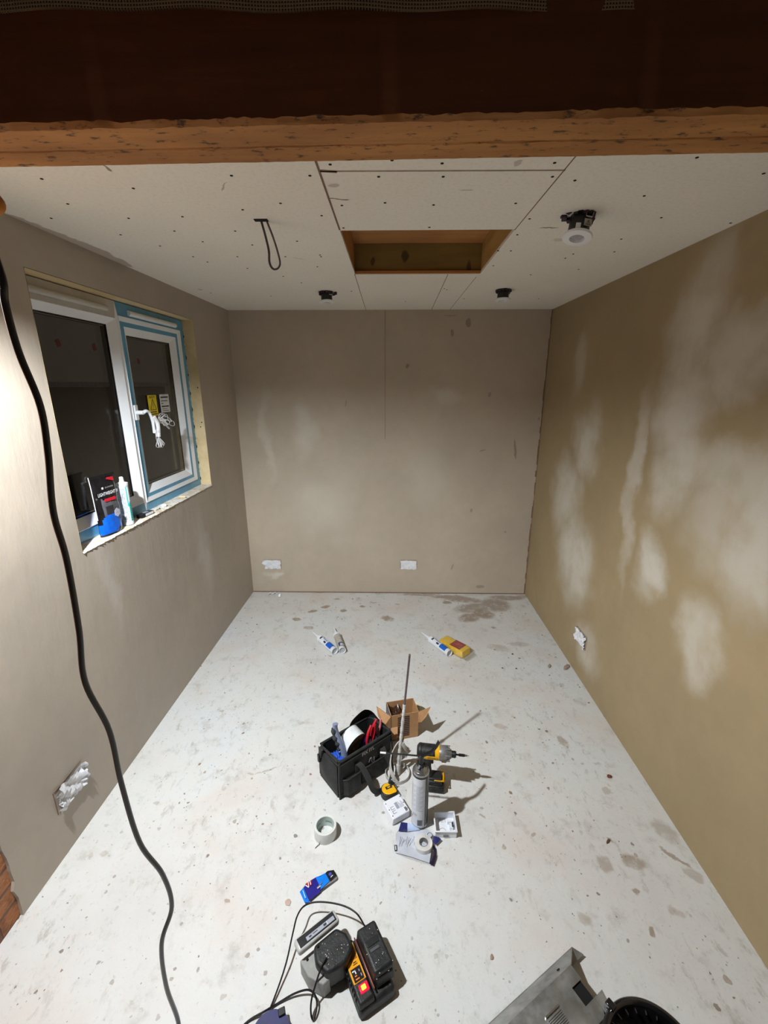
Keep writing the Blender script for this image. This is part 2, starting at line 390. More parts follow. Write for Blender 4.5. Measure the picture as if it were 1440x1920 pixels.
M_NAVY = mat('navy plastic', (34, 36, 96), .4, mott=(30, .2))
M_CHROME = mat('steel', (190, 190, 192), .25, 1.0)
M_INK = mat('dark print', (40, 40, 48), .6)
M_INKG = mat('grey print', (140, 142, 156), .6)

# ================================================================== SETTING
# floor
mb = MB(); mb.b2((-2.2, -1.2, -.08), (2.2, 3.62, 0), M_FLOOR); struct(mb.build('floor', smooth=0))
# back wall
mb = MB(); mb.b2((-1.3, D, 0), (1.3, D+.1, 2.32), M_BACK)
x = bw(722, 800).x
mb.b2((x-.0012, D-.0012, 1.35), (x+.0012, D, 2.3), M_CRACK)
mb.b2((-1.2, D-.006, 0), (1.2, D, .006), M_CRACK)
for k in range(46):
    z_ = k*.05; mb.b2((1.195+rnd.uniform(-.007, .003), D-.003, z_), (1.2, D, z_+.05), M_CRACK)
struct(mb.build('wall_back', smooth=0))
# left wall with the window opening
WY0, WY1, WZ0, WZ1 = 1.64, 2.905, 1.11, 2.152
mb = MB()
y0 = 1.045
def lq(ya, yb, za, zb, m_=M_LEFT):
    vs = [(LX(ya)-o, ya, z) if k == 0 else (LX(yb)-o, yb, z) for z in (za, zb) for k in (0, 1) for o in (0, .1)]
    mb.add(vs, [(0, 2, 6, 4), (1, 3, 7, 5), (0, 1, 5, 4), (2, 3, 7, 6), (0, 1, 3, 2), (4, 5, 7, 6)], m_)
# ragged near edge
zs = [0]; 
while zs[-1] < 2.3: zs.append(min(2.3, zs[-1]+rnd.uniform(.02, .05)))
edge = [(1.040+rnd.uniform(-.007, .007), z) for z in zs]
n_ = len(edge)
vs = [(LX(y), y, z) for y, z in edge]+[(LX(WY0-.002), WY0-.002, z) for y, z in edge]+[(LX(y)-.02, y, z) for y, z in edge]
mb.add(vs, [(i, i+1, n_+i+1, n_+i) for i in range(n_-1)]+[(i, i+1, 2*n_+i+1, 2*n_+i) for i in range(n_-1)], M_LEFT)
lq(WY0-.002, WY1+.002, 0, WZ0-.004); lq(WY0-.002, WY1+.002, WZ1+.002, CZ+.02); lq(WY1+.002, D+.05, 0, CZ+.02)
struct(mb.build('wall_left', smooth=0))
# right wall
mb = MB()
vs = [(RX(y)+o, y, z) for z in (0, 2.32) for y in (-.3, D+.05) for o in (0, .1)]
mb.add(vs, [(0, 2, 6, 4), (1, 3, 7, 5), (0, 1, 5, 4), (2, 3, 7, 6), (0, 1, 3, 2), (4, 5, 7, 6)], M_RIGHT)
struct(mb.build('wall_right', smooth=0))
# brick of the house to the left of the opening
def brick_mat():
    n = Nd('old brick'); b = n.b; b.inputs['Roughness'].default_value = .85
    mp = n.n('Mapping'); mp.inputs['Rotation'].default_value = (0, math.pi/2, 0)
    cb = n.n('CombineXYZ'); sp = n.n('SeparateXYZ'); n.l(n.tc.outputs['Object'], sp.inputs[0]); n.l(sp.outputs[1], cb.inputs[0]); n.l(sp.outputs[2], cb.inputs[1])
    br = n.n('TexBrick'); n.l(cb.outputs[0], br.inputs['Vector'])
    for k, v in (('Scale', 1.0), ('Mortar Size', .006), ('Brick Width', .215), ('Row Height', .073), ('Mortar Smooth', .3)): br.inputs[k].default_value = v
    br.inputs['Color1'].default_value = lin((172, 112, 72)); br.inputs['Color2'].default_value = lin((176, 122, 84)); br.inputs['Mortar'].default_value = lin((122, 92, 76))
    c = n.mix(n.math('MULTIPLY', n.mr(n.noise(20, 6).outputs[0], .5, .7), .6), br.outputs[0], (92, 56, 42))
    n.l(c, b.inputs['Base Color']); h = n.math('SUBTRACT', n.noise(40, 6).outputs[0], br.outputs['Fac']); n.bump(h, .8, .01)
    return n.m
mb = MB(); mb.b2((-1.42, -.3, 0), (LX(1.0)-.010, 1.17, 2.28), brick_mat()); struct(mb.build('wall_brick', smooth=0))
# ceiling boards with the square hatch hole
HX0, HX1, HY0, HY1 = -.163, .464, 1.79, 2.44
mb = MB(); T_ = .0125
def cb(xa, ya, xb, yb): mb.b2((xa, ya, CZ), (xb, yb, CZ+T_), M_BOARD)
cb(-1.3, 1.18, HX0, D+.05); cb(HX1, 1.18, 1.3, D+.05); cb(HX0, 1.18, HX1, HY0); cb(HX0, HY1, HX1, D+.05)
z = CZ-.0008
def seam(p, q, w_=.004, m_=M_CRACK):
    p, q = at(*p, CZ), at(*q, CZ); d = (q-p).normalized(); nn = Vector((-d.y, d.x, 0))*w_/2
    vs = [Vector((a.x, a.y, zz))+s_ for zz in (z, CZ+.001) for a, s_ in ((p, nn), (p, -nn), (q, -nn), (q, nn))]
    mb.add(vs, [(0, 1, 2, 3), (4, 5, 6, 7), (0, 1, 5, 4), (1, 2, 6, 5), (2, 3, 7, 6), (3, 0, 4, 7)], m_)
seam((590, 296), (637, 431), .006); seam((665, 514), (686, 581), .003); seam((1080, 292), (965, 431), .003); seam((893, 519), (843, 581), .002); seam((840, 514), (809, 581), .003)
seam((600, 321), (1060, 319), .006, mat('pencilled board edge', (160, 140, 125), .9)); seam((600, 320), (632, 322), .012, M_CRACK)
scr = [(78, 335), (250, 353), (434, 329), (581, 329), (619, 308), (710, 331), (831, 331), (1040, 305), (1036, 331), (1078, 338), (1307, 295), (1432, 325), (127, 382), (96, 409), (241, 409), (342, 406), (455, 393), (526, 381), (603, 404), (641, 385),
       (722, 380), (813, 384), (967, 381), (993, 410), (970, 440), (644, 427), (805, 426), (1208, 367), (1240, 408), (1165, 448), (1075, 476), (958, 470), (934, 470), (327, 433), (226, 440), (380, 453), (441, 433), (473, 459), (445, 481), (535, 481), (557, 452), (600, 478), (602, 481),
       (300, 461), (362, 481), (389, 491), (531, 518), (595, 500), (464, 503), (925, 498), (1060, 484), (833, 541), (838, 543), (659, 546), (995, 515), (1085, 505), (395, 549), (1210, 500), (1010, 560), (565, 530), (508, 555), (1370, 418), (1130, 545), (735, 300), (829, 306), (1152, 472), (870, 560), (760, 565)]
for px, py in scr:
    p = at(px, py, CZ); mb.cyl((p.x, p.y, z-.0004), (p.x, p.y, CZ+.001), .0042, .0042, M_DARK, 8)
p = at(489, 413, CZ); mb.box((p.x+.002, p.y-.004, CZ-.001), (.045, .02, .003), M_DARK)
struct(mb.build('ceiling', smooth=0))
# timber lining of the hatch, deck above it
ht = thing('ceiling_hatch_lining', 'timber joists and orange deck lining the square hole in the ceiling', 'joists', (0, 0, 0))
MB().b2((HX0-.03, HY1, CZ+.013), (HX1+.03, HY1+.045, 2.437), M_JOIST).build('far_joist', ht, .002)
MB().b2((HX0-.03, HY0-.045, CZ+.013), (HX1+.03, HY0, 2.437), M_JOIST).build('near_joist', ht, .002)
MB().b2((HX0-.05, HY0, CZ+.002), (HX0-.002, HY1, 2.437), M_DECK).build('side_joist', ht, .002)
MB().b2((HX1+.002, HY0, CZ+.002), (HX1+.05, HY1, 2.437), wood('sawn side joist', (168, 130, 72), (196, 160, 96), 1)).build('side_joist', ht, .002)
MB().b2((HX0-.05, HY0-.05, 2.437), (HX1+.05, HY1+.05, 2.455), M_DECK).build('deck_board', ht, .001)
MB().b2((HX0+.001, HY1-.012, CZ+.001), (HX1-.001, HY1-.0005, CZ+.014), M_DECK).build('batten', ht, .001)

# beam across the opening: two timbers bolted together
def rough_bar(x0, x1, y0, y1, z0, z1, mu, mf, sd, amp=.006):
    r = random.Random(sd); mb = MB(); n = 200; rings = []
    def nz(i, k): return math.sin(i*.17+k*1.7+sd)*.3+math.sin(i*.61+k*2.3)*.3+r.uniform(-.8, .8)
    for i in range(n+1):
        x = x0+(x1-x0)*i/n; b = .010
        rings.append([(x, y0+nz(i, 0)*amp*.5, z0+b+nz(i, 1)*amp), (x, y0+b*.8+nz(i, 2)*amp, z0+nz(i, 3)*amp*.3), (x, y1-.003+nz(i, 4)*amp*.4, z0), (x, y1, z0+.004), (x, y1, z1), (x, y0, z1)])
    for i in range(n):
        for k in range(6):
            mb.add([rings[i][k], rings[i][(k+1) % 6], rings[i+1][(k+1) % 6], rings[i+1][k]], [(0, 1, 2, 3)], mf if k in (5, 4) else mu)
    mb.add(rings[0], [tuple(range(6))], mf); mb.add(rings[-1], [tuple(range(6))], mf)
    return mb
bm_ = thing('timber_beam', 'large old timber beam spanning the opening, dark face and orange sawn underside', 'beam', (0, 1.083, 2.286), e=(0, 0, -.019))
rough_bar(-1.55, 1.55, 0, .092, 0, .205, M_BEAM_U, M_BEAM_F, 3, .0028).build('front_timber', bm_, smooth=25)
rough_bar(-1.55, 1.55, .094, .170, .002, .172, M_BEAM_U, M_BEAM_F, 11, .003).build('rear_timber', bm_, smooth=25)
def hess():
    n = Nd('woven mesh cloth'); b = n.b; b.inputs['Roughness'].default_value = .9
    wv = None
    for d in ('X', 'Z'):
        t = n.n('TexWave', bands_direction=d); t.inputs['Scale'].default_value = 55; t.inputs['Distortion'].default_value = .4; n.l(n.tc.outputs['Object'], t.inputs[0])
        wv = t.outputs[1] if wv is None else n.math('MAXIMUM', wv, t.outputs[1])
    n.l(n.ramp(wv, [(.3, (60, 44, 30)), (.75, (176, 150, 118))]), b.inputs['Base Color']); n.bump(wv, .5, .003); return n.m
mb = MB()
def hf(u, v):
    x = -1.55+3.1*u; return (x, 1.062+.018*math.sin(x*2.1)+.004*math.sin(x*23)+(.03*v*v), 2.450+.007*x+.0015*math.sin(x*9)+.19*v)
mb.grid(hf, 120, 8, hess()); mb.grid(lambda u, v: tuple(Vector(hf(u, v))+Vector((0, .003, 0))), 120, 8, MATS.get('x') or bpy.data.materials['woven mesh cloth'])
hs = mb.build('mesh_cloth'); tag(hs, 'strip of woven brown mesh cloth along the top of the timber beam', 'cloth')

# ================================================================== WINDOW
win = bpy.data.objects.new('window_1', None); COL.objects.link(win); win['kind'] = 'structure'
def WL(y, z, off): return (LX(y)-off, y, z)
def ringq(mb, ro, ri, oo, oi, m_, sides='lrtb', mats=None):
    (a0, b0, a1, b1), (c0, d0, c1, d1) = ro, ri   # y0,z0,y1,z1
    O = [(a0, b0), (a1, b0), (a1, b1), (a0, b1)]; I = [(c0, d0), (c1, d0), (c1, d1), (c0, d1)]
    for k, sd in enumerate('brtl'):
        if sd not in sides: continue
        j = (k+1) % 4
        mb.add([WL(*O[k], oo), WL(*O[j], oo), WL(*I[j], oi), WL(*I[k], oi)], [(0, 1, 2, 3)], (mats or {}).get(sd, m_))
def inset(r, l, b=None, rr=None, t=None):
    b = l if b is None else b; rr = l if rr is None else rr; t = l if t is None else t
    return (r[0]+l, r[1]+b, r[2]-rr, r[3]-t)
FO = .07
FIX = (WY0, WZ0+.004, 2.235, WZ1-.004); CAS = (2.235, WZ0+.004, WY1, WZ1-.004)
mb = MB()
r1 = inset(FIX, .045, .05, .012, .075); ringq(mb, FIX, r1, FO, FO, M_FILM, mats={'t': M_FILMW, 'l': M_FILM, 'r': M_UPVC})
r1b = inset(r1, .004, .004, .002, .004); ringq(mb, r1, r1b, FO, FO-.004, M_UPVC)
r2 = inset(r1b, .034, .045, .04, .03); ringq(mb, r1b, r2, FO-.004, FO+.022, M_UPVC)
ringq(mb, r2, r2, FO+.022, FO+.05, M_BLACK)
s1 = inset(CAS, .012, .045, .048, .062); ringq(mb, CAS, s1, FO, FO, M_FILM, mats={'l': M_UPVC})
MBF = mb; MBF.build('window_frame', win, smooth=0)
mb = MB()
s2 = inset(s1, .006, .022, .030, .022); ringq(mb, s1, s1, FO+.002, FO-.004, M_UPVC); ringq(mb, s1, s2, FO-.004, FO+.004, M_UPVC)
s3 = inset(s2, .036, .020, .024, .022); ringq(mb, s2, s3, FO+.004, FO+.004, M_FILM)
s4 = inset(s3, .045, .038, .042, .036); ringq(mb, s3, s4, FO+.004, FO+.026, M_UPVC)
ringq(mb, s4, s4, FO+.026, FO+.055, M_BLACK)
mb.build('casement', win, smooth=0)
def glass_mat():
    n = Nd('window glass'); b = n.b; b.inputs['Transmission Weight'].default_value = 1; b.inputs['Roughness'].default_value = .0; b.inputs['IOR'].default_value = 1.32
    sm = n.noise(3, 4); n.l(n.mr(sm.outputs[0], .55, .8, .0, .06), b.inputs['Roughness']); return n.m
MG = glass_mat()
def pane(r, o, nm='pane'):
    g = MB()
    for off in (o, o+.024):
        a = [WL(r[0], r[1], off), WL(r[2], r[1], off), WL(r[2], r[3], off), WL(r[0], r[3], off)]; b_ = [(p[0]-.004, p[1], p[2]) for p in a]
        g.loft([a, b_], MG)
    return g.build(nm, win, smooth=0)
pane(inset(r2, -.006), FO+.026); pane(inset(s4, -.006), FO+.028)
sp = MB()
for r, o in ((r2, FO+.031), (s4, FO+.033)):
    ri = inset(r, .006); ringq(sp, r, ri, o, o, M_BLACK); ringq(sp, ri, inset(ri, .0025), o, o, M_CHROME); ringq(sp, inset(ri, .0025), inset(ri, .0025), o, o+.018, M_BLACK)
sp.build('glazing_spacer', win, smooth=0)
# trickle vents
for ya, yb, zz, nm, mt in ((1.70, 2.16, 2.105, 'trickle_vent', M_FILMW), (2.33, 2.80, 2.108, 'trickle_vent', M_WHITE)):
    mb = MB(); pts = []
    mb.tube([WL(ya, zz, FO-.004), WL((ya+yb)/2, zz, FO-.004), WL(yb, zz, FO-.004)], .013, mt, 14, 6); mb.build(nm, win)
# stickers, small red squares just outside the panes
def glabel(r, m_, off, rows=(), tri=False, yaw=0.0, title=None):
    mb = MB(); (ya, za, yb, zb) = r; n_ = Vector((1, .0163, 0)).normalized()
    c = Vector(WL((ya+yb)/2, (za+zb)/2, off)); Y = Vector((.0163, 1, 0)).normalized(); Z = Vector((0, 0, 1))
    M_ = Matrix((Y, Z, Y.cross(Z))).transposed().to_4x4(); M_.translation = c; M_ = M_ @ Matrix.Rotation(yaw, 4, 'Z')
    w_, h_ = yb-ya, zb-za
    mb.box((0, 0, .0006), (w_, h_, .0006), m_, T=M_)
    for (x0, z0, x1, z1) in rows: mb.box(((x0+x1)/2*w_, (z0+z1)/2*h_, .0011), ((x1-x0)*w_, (z1-z0)*h_, .0003), M_INK, T=M_)
    if tri:
        for k in range(3):
            a = math.pi/2+k*2*math.pi/3; b_ = a+2*math.pi/3; R_ = .034
            p = Vector((math.cos(a)*R_, math.sin(a)*R_*1.15-.004, .0012)); q = Vector((math.cos(b_)*R_, math.sin(b_)*R_*1.15-.004, .0012))
            mb.tube([p, (p+q)/2, q], .0016, M_INK, 4, 1, T=M_)
        mb.box((0, .002, .0012), (.003, .022, .0004), M_INK, T=M_); mb.box((0, -.015, .0012), (.003, .004, .0004), M_INK, T=M_)
    if title: mb.text(title[0], title[1], M_INK, M_ @ Matrix.Translation((0, title[2], .0013)), bold=.0004)
    return mb
gy = glabel((2.442, 1.600, 2.530, 1.712), mat('yellow sticker', (226, 198, 20), .5), FO+.024, [(-.35, -.34, .35, -.29), (-.42, -.44, .42, -.39)], True, title=('READY!', .017, .045)).build('warning_sticker', win, smooth=0)
gy['label'] = 'yellow warning sticker with black triangle'
glabel((2.566, 1.612, 2.668, 1.714), mat('white sticker', (206, 206, 202), .6), FO+.024, [(-.4, .3, .4, .38), (-.4, .12, .3, .16), (-.4, -.02, -.2, .02), (-.4, -.2, .4, -.13), (-.4, -.32, .2, -.29), (-.4, -.42, .35, -.39)]).build('label_sticker', win, smooth=0)
mr_ = mat('red square', (170, 40, 48), .6)
for px, py in ((107, 643), (175, 651), (258, 677)):
    p = lw(px, py, FO+.06); MB().box((p.x, p.y, p.z), (.001, .028, .028), mr_, e=(.3, 0, 0)).build('red_square', win)
# reveal lining: head board, far jamb, sill board
ln = MB()
def rq(pts, m_): ln.add(pts, [(0, 1, 2, 3)], m_)
rq([WL(WY0, WZ1, 0), WL(WY1, WZ1, 0), WL(WY1, WZ1, .1), WL(WY0, WZ1, .1)], M_PINE)
ln.build('head_lining', win, smooth=0)
ln = MB(); rq([WL(WY1, WZ0, 0), WL(WY1, WZ1, 0), WL(WY1, WZ1, .1), WL(WY1, WZ0, .1)], M_PINE)
for z_ in (1.75, 1.53, 1.50):
    a = WL(WY1, z_, .018+.01*(z_ < 1.52)); ln.cyl((a[0], a[1]-.001, a[2]), (a[0], a[1]+.003, a[2]), .004, .004, M_DARK, 8)
ln.build('jamb_lining', win, smooth=0)
ln = MB(); rq([WL(WY0, WZ0, 0), WL(WY0, WZ1, 0), WL(WY0, WZ1, .1), WL(WY0, WZ0, .1)], M_PINE); ln.build('jamb_lining', win, smooth=0)
def sillmat():
    n = Nd('plaster smeared sill'); n.b.inputs['Roughness'].default_value = .8
    c = n.ramp(n.noise(22, 8, rough=.7).outputs[0], [(.34, (200, 176, 140)), (.46, (220, 206, 184)), (.56, (228, 225, 220))])
    n.l(c, n.b.inputs['Base Color']); n.bump(n.noise(45, 6).outputs[0], .6, .006); return n.m
ln = MB()
def sg(u, v):
    y = WY0+(WY1-WY0)*u; o = -.004+.085*v+(rnd.uniform(-.003, .002) if v == 0 else 0)
    return (LX(y)-o, y, WZ0+.002+rnd.uniform(0, .002)-(.007 if v == 0 else 0))
ln.grid(sg, 160, 8, sillmat()); ln.build('window_sill', win)
# foam gap specks beside the frame
gp = MB()
for k in range(26):
    z_ = 1.16+k*.037+rnd.uniform(-.01, .01); gp.sphere(WL(WY1-.002, z_, FO-.001), (.003, .003, rnd.uniform(.006, .014)), mat('foam crumbs', (214, 206, 170), .9) if k % 3 else M_BLACK, 6)
gp.build('gap_foam', win)
# handle on the casement stile
hy, hz = 2.272, 1.63
hb = MB(); hb.box(WL(hy, hz, FO-.002), (.012, .026, .075), M_WHITE); hb.cyl(WL(hy, hz, FO-.0), WL(hy, hz, FO-.042), .011, .010, M_WHITE, 16)
hb.tube([WL(hy, hz, FO-.040), WL(hy+.012, hz+.008, FO-.050), WL(hy+.035, hz-.005, FO-.052), WL(hy+.052, hz-.05, FO-.052), WL(hy+.056, hz-.11, FO-.050)], lambda t: .011-.003*t, M_WHITE, 12, flat=.7)
hb.build('window_handle', win, .001)
# bunched white cord hanging on the handle
cm_ = mat('white cord', (236, 236, 238), .6)
cb_ = MB(); o_ = Vector(WL(hy+.045, hz-.045, FO-.066)); r_ = random.Random(5)
for k in range(26):
    upb = k < 15; a = r_.uniform(-.3, 1.15) if upb else r_.uniform(-2.3, -.9); L = r_.uniform(.07, .14) if upb else r_.uniform(.04, .065)
    if upb: d = Vector((r_.uniform(.0, .25), math.cos(a), math.sin(a)*.55-.1*L)); base = o_+Vector((0, .03, -.01))
    else: d = Vector((r_.uniform(-.1, .25), math.cos(a)*.9, math.sin(a))); base = o_+Vector((0, .018, -.085))
    s_ = d.cross(Vector((1, 0, 0))).normalized()*r_.uniform(.008, .016)
    drop = Vector((0, 0, -.045 if upb else 0))*r_.random()
    cb_.tube([base, base+d*L*.5+s_*.7, base+d*L*.92+s_+drop*.7, base+d*L+drop, base+d*L*.92-s_+drop, base+d*L*.5-s_*.7], .0011, cm_, 5, 4, closed=True)
cb_.tube([o_+Vector((0, .0, .02)), o_+Vector((.004, .02, -.02)), o_+Vector((0, .018, -.085))], .011, cm_, 8, 5)
for k in range(5): cb_.tube([o_+Vector((.012*math.cos(t), .018+.012*math.sin(t), -.05-.003*k)) for t in [i*math.pi/4 for i in range(8)]], .0014, cm_, 5, 3, closed=True)
cb_.tube([o_+Vector((0, -.005, .01)), o_+Vector((.004, -.012, -.05)), o_+Vector((0, -.004, -.1)), o_+Vector((0, .015, -.13))], .0012, cm_, 5, 5)
tag(cb_.build('cord_bundle'), 'bunch of looped white cord tied on the window handle', 'cord')
# fence beyond the window
fn = thing('garden_fence', 'dark board fence with pale top rail outside the window', 'fence', (-2.6, 2.6, 0))
for k in range(5): MB().b2((-.02, -2.6+k*1.04, 0), (.0, -1.58+k*1.04, 1.75), wood('fence board %d' % k, (70, 62, 54), (86, 76, 66), 2, .6)).build('fence_panel', fn)
MB().b2((-.03, -2.6, 1.75), (.03, 2.6, 1.79), mat('pale rail', (190, 190, 196), .6)).build('top_rail', fn)

# ================================================================== LAMP (hung from the beam) and big cable
wl = thing('work_light', 'work light hung on the beam at the left edge, orange knob in view', 'work light', LAMP)
lamp_light.parent = wl; lamp_light.location = (0, 0, .030)
mb = MB(); mb.lathe([(.0, .115), (.05, .112), (.085, .095), (.108, .06), (.110, -.004), (.106, -.004), (.104, .058), (0, .098)], M_YEL, seg=48); mb.build('lamp_housing', wl)
MB(TR((0, 0, .034), (math.radians(43), 0, math.radians(-36)))).lathe([(0, 0), (.034, 0), (.034, .008), (0, .008)], mat('lit lens', (255, 250, 242), .4, emit=8)).build('lens', wl)
kp = Vector((-.700, .90, 2.083))-LAMP
mb = MB(); mb.tube([(-.10, 0, .02), (-.11, .03, .09), (0, .08, .13), (.10, .07, .09), (.17, .06, .02), kp], .008, M_BLACK); mb.tube([(.0, .08, .13), (.0, .16, .16), (-.0, .25, .195)], .007, M_CHROME); mb.build('hanging_bracket', wl)
mb = MB(); mb.sphere(kp+Vector((-.001, 0, 0)), (.024, .024, .021), mat('orange knob', (196, 120, 20), .5), 20); mb.build('knob', wl)
pts = []
for x, y in [(0, 505), (10, 570), (35, 660), (75, 760), (90, 850), (100, 960), (125, 1050), (148, 1180), (160, 1280), (205, 1370), (228, 1470), (262, 1580), (305, 1640), (322, 1700), (303, 1770), (312, 1850), (335, 1920)]:
    d = ray(x, y); pts.append(CAMP+d*(.93/math.hypot(d.x, d.y)))
pts = [Vector((-.86, .90, 2.20)), Vector((-.72, .83, 2.15)), Vector((-.625, .77, 2.06))]+pts+[pts[-1]+Vector((.005, -.04, -.05)), Vector((-.56, .64, .008)), Vector((-.66, .50, .008)), Vector((-.9, .40, .008))]
mb = MB(); mb.tube(pts, .0054, M_RUBBER, 12, 8)
tag(mb.build('power_cable'), 'thick black rubber cable hanging down the left foreground from ceiling to floor', 'cable')

# ================================================================== CEILING FITTINGS
def downlight(cx, cy, dz, tilt, label, sticker=False, tuft=(0, 0)):
    t = thing('downlight', label, 'downlight', (cx, cy, CZ), e=tilt, group='black can downlights hanging out of the ceiling')
    MB().lathe([(0, 0), (.032, 0), (.033, -dz+.01), (.036, -dz+.006), (0, -dz+.006)], M_BLACK).build('body', t)
    MB().lathe([(.036, -dz+.008), (.0455, -dz+.004), (.0475, -dz), (.0455, -dz-.004), (.024, -dz-.006), (.021, -dz+.004), (.0, -dz+.004)], M_WHITE, seg=40).build('bezel', t)
    MB().lathe([(0, -dz+.0035), (.0208, -dz+.0035), (.0208, -dz+.0015), (0, -dz+.0005)], mat('lamp glass', (170, 168, 176), .2)).build('lens', t)
    mb = MB(); pm = mat('purple intumescent collar', (62, 30, 46), .7)
    for k in range(16):
        a = k*math.pi/8+rnd.uniform(-.1, .1); L = rnd.uniform(.036, .043)+(.02 if abs(((a-tuft[0]+math.pi) % (2*math.pi))-math.pi) < .5 else 0)
        mb.box((math.cos(a)*L*.9, math.sin(a)*L*.9, -.004-rnd.uniform(0, .006)), (.016, .015, .008+rnd.uniform(0, .008)), pm if rnd.random() < .6 else M_BLACK, e=(rnd.uniform(-.4, .4), rnd.uniform(-.4, .4), a))
    mb.build('fire_collar', t)
    mb = MB()
    for s_ in (-1, 1): mb.tube([(s_*.012+.014, -.0335, -.001), (s_*.011+.014, -.036, -.012), (s_*.010+.014, -.0345, -.022)], .001, M_CHROME, 6, 3)
    mb.box((.014, -.034, -.022), (.02, .003, .004), M_CHROME); mb.build('spring_clip', t)
    if sticker:
        mb = MB(TR((.014, -.0345, -.040), (math.pi/2, 0, .0))); mb.box((0, 0, 0), (.024, .022, .001), mat('label grey', (178, 172, 160), .6))
        for k in range(3):
            a = math.pi/2+k*2*math.pi/3; b_ = a+2*math.pi/3; P_ = Vector((math.cos(a)*.009, math.sin(a)*.009-.002, .0009)); Q_ = Vector((math.cos(b_)*.009, math.sin(b_)*.009-.002, .0009))
            mb.tube([P_, (P_+Q_)/2, Q_], .0006, M_INK, 4, 1)
        mb.box((0, -.001, .0008), (.001, .008, .0005), M_INK); mb.build('warning_label', t)
        MB().prism([(-.022, -.032), (-.008, -.036), (-.008, -.034), (-.022, -.030)], -.062, -.045, M_WHITE).build('torn_label', t)
p = at(1090, 403, CZ); downlight(p.x, p.y, .070, (-.20, .16, 0), 'black downlight nearest the camera at the right of the ceiling, warning label on its side', True, (math.pi, 0))
p = at(612, 547, CZ); downlight(p.x, p.y, .056, (-.05, 0, .5), 'black can downlight left of the ceiling hatch near the back wall')
p = at(944, 543, CZ); downlight(p.x, p.y, .055, (0, .03, 1.2), 'black can downlight right of the ceiling hatch near the back wall')
mb = MB(); yy = 1.70
lp = [(487, 400, 1.69), (490, 415, 1.69), (497, 440, 1.69), (504, 470, 1.69), (505, 490, 1.69), (509, 501, 1.69), (515, 505, 1.69), (522, 502, 1.69), (525, 492, 1.69), (520, 470, 1.69), (511, 442, 1.69), (500, 414, 1.69), (497, 402, 1.69)]
mb.tube([aty(*q) for q in lp], .0042, mat('grey twin cable', (84, 74, 76), .5), 10, 6, flat=.7)
tag(mb.build('cable_loop'), 'grey cable loop hanging from a slot in the ceiling', 'cable')

# ================================================================== TAPED SOCKET BOXES
def taped(loc, rz, label, seed, lift=.012, flapx=0, w_=.135, h_=.078):
    """local x along wall, y out of the wall towards the room (negative y), z up"""
    t = thing('socket_box', label, 'socket box', loc, rz, group='taped over double socket boxes in the walls')
    r = random.Random(seed)
    mb = MB()
    for a, b_, c, d in ((-w_/2-.006, -w_/2, -h_/2-.006, h_/2+.006), (w_/2, w_/2+.006, -h_/2-.006, h_/2+.006), (-w_/2, w_/2, -h_/2-.006, -h_/2), (-w_/2, w_/2, h_/2, h_/2+.006)):
        mb.b2((a+.002, -.0012, c+.002), (b_-.002, .004, d-.002), M_CRACK)
    mb.build('wall_cutout', t)
    nu, nv = 16, 9; Z = [[r.uniform(0, 1)*lift*(0.35 if 2 < i < nu-2 else 1) for j in range(nv+1)] for i in range(nu+1)]
    mb = MB()
    def g(u, v):
        i, j = round(u*nu), round(v*nv); x = (u-.5)*(w_+.004); zz = (v-.5)*(h_+.004)
        if i in (0, nu): x += r.uniform(-.004, .004)
        if j in (0, nv): zz += r.uniform(-.003, .003)
        return (x, -.003-Z[i][j]-lift*.4*math.sin(u*7+v*5+seed)**2, zz)
    mb.grid(g, nu, nv, mat('white masking tape', (226, 226, 230), .45, bump=(30, .4)))
    if flapx:
        mb.add([(-w_/2, -.004, h_/2-.005), (-w_/2-.03, -.008, h_/2-.028), (-w_/2-.012, -.014, h_/2+.004), (-w_/2-.004, -.006, -h_/2+.03)], [(0, 1, 2), (0, 1, 3)], MATS['white masking tape'])
    mb.build('masking_tape', t, smooth=18)
    return t
p = bw(512, 1058); taped((p.x, D, p.z), 0, 'taped over socket box low on the back wall at its left end', 2, .006, 1)
p = bw(766, 1059); taped((p.x, D, p.z), 0, 'taped over socket box low on the back wall near its middle', 5, .006)
p = lw(132, 1475); taped((LX(p.y), p.y+.0, .243), math.pi/2, 'large crumpled white tape over socket box on the left wall near the floor', 9, .02, w_=.15, h_=.095)
p = rw(1090, 1196); taped((RX(p.y), p.y, p.z), -math.pi/2, 'partly torn white tape over socket box on the right wall near the floor', 13, .014)

# ================================================================== ON THE WINDOW SILL
def stand(px0, px1, off):   # two bottom corners on the sill
    a, b = lw(*px0, off), lw(*px1, off); return a, b
# filler pouch
pb = lw(213, 998, .028); pc = thing('filler_pouch', 'black and blue plastic pouch of lightweight filler standing on the window sill', 'pouch', (LX(1.88)-.030, 1.875, WZ0+.004), e=(0, 0, math.pi/2-.12))
# local: x along wall (+y world), y away into window, z up
W_, H_ = .142, .262
def pouch(u, v, s_):
    # u around front (0..1), v up
    w = W_*(.92+.08*math.sin(v*3.1)); v_ = min(1, max(0, v)); th = .024*(1-v_)**.6*(1 if v > .03 else .85)+.0015
    x = (u-.5)*w - .02*v*0 + .010*math.sin(v*4)*.3; bulge = th*max(0, math.sin(math.pi*min(1, max(0, u))))**.5
    wr = .0016*math.sin(u*25+v*11)+.0012*math.sin(v*31+u*7)
    return (x, s_*(bulge+wr*(.3+v*(1-v))), v*H_)
mb = MB(); bk = mat('glossy black film', (24, 22, 26), .18, mott=(20, .4), bump=(45, .5)); bl = mat('glossy blue film', (10, 98, 214), .2, mott=(20, .12), bump=(45, .5))
gm = mat('grey translucent film', (92, 92, 100), .2, mott=(14, .4), bump=(40, .5))
nu, nv = 20, 34
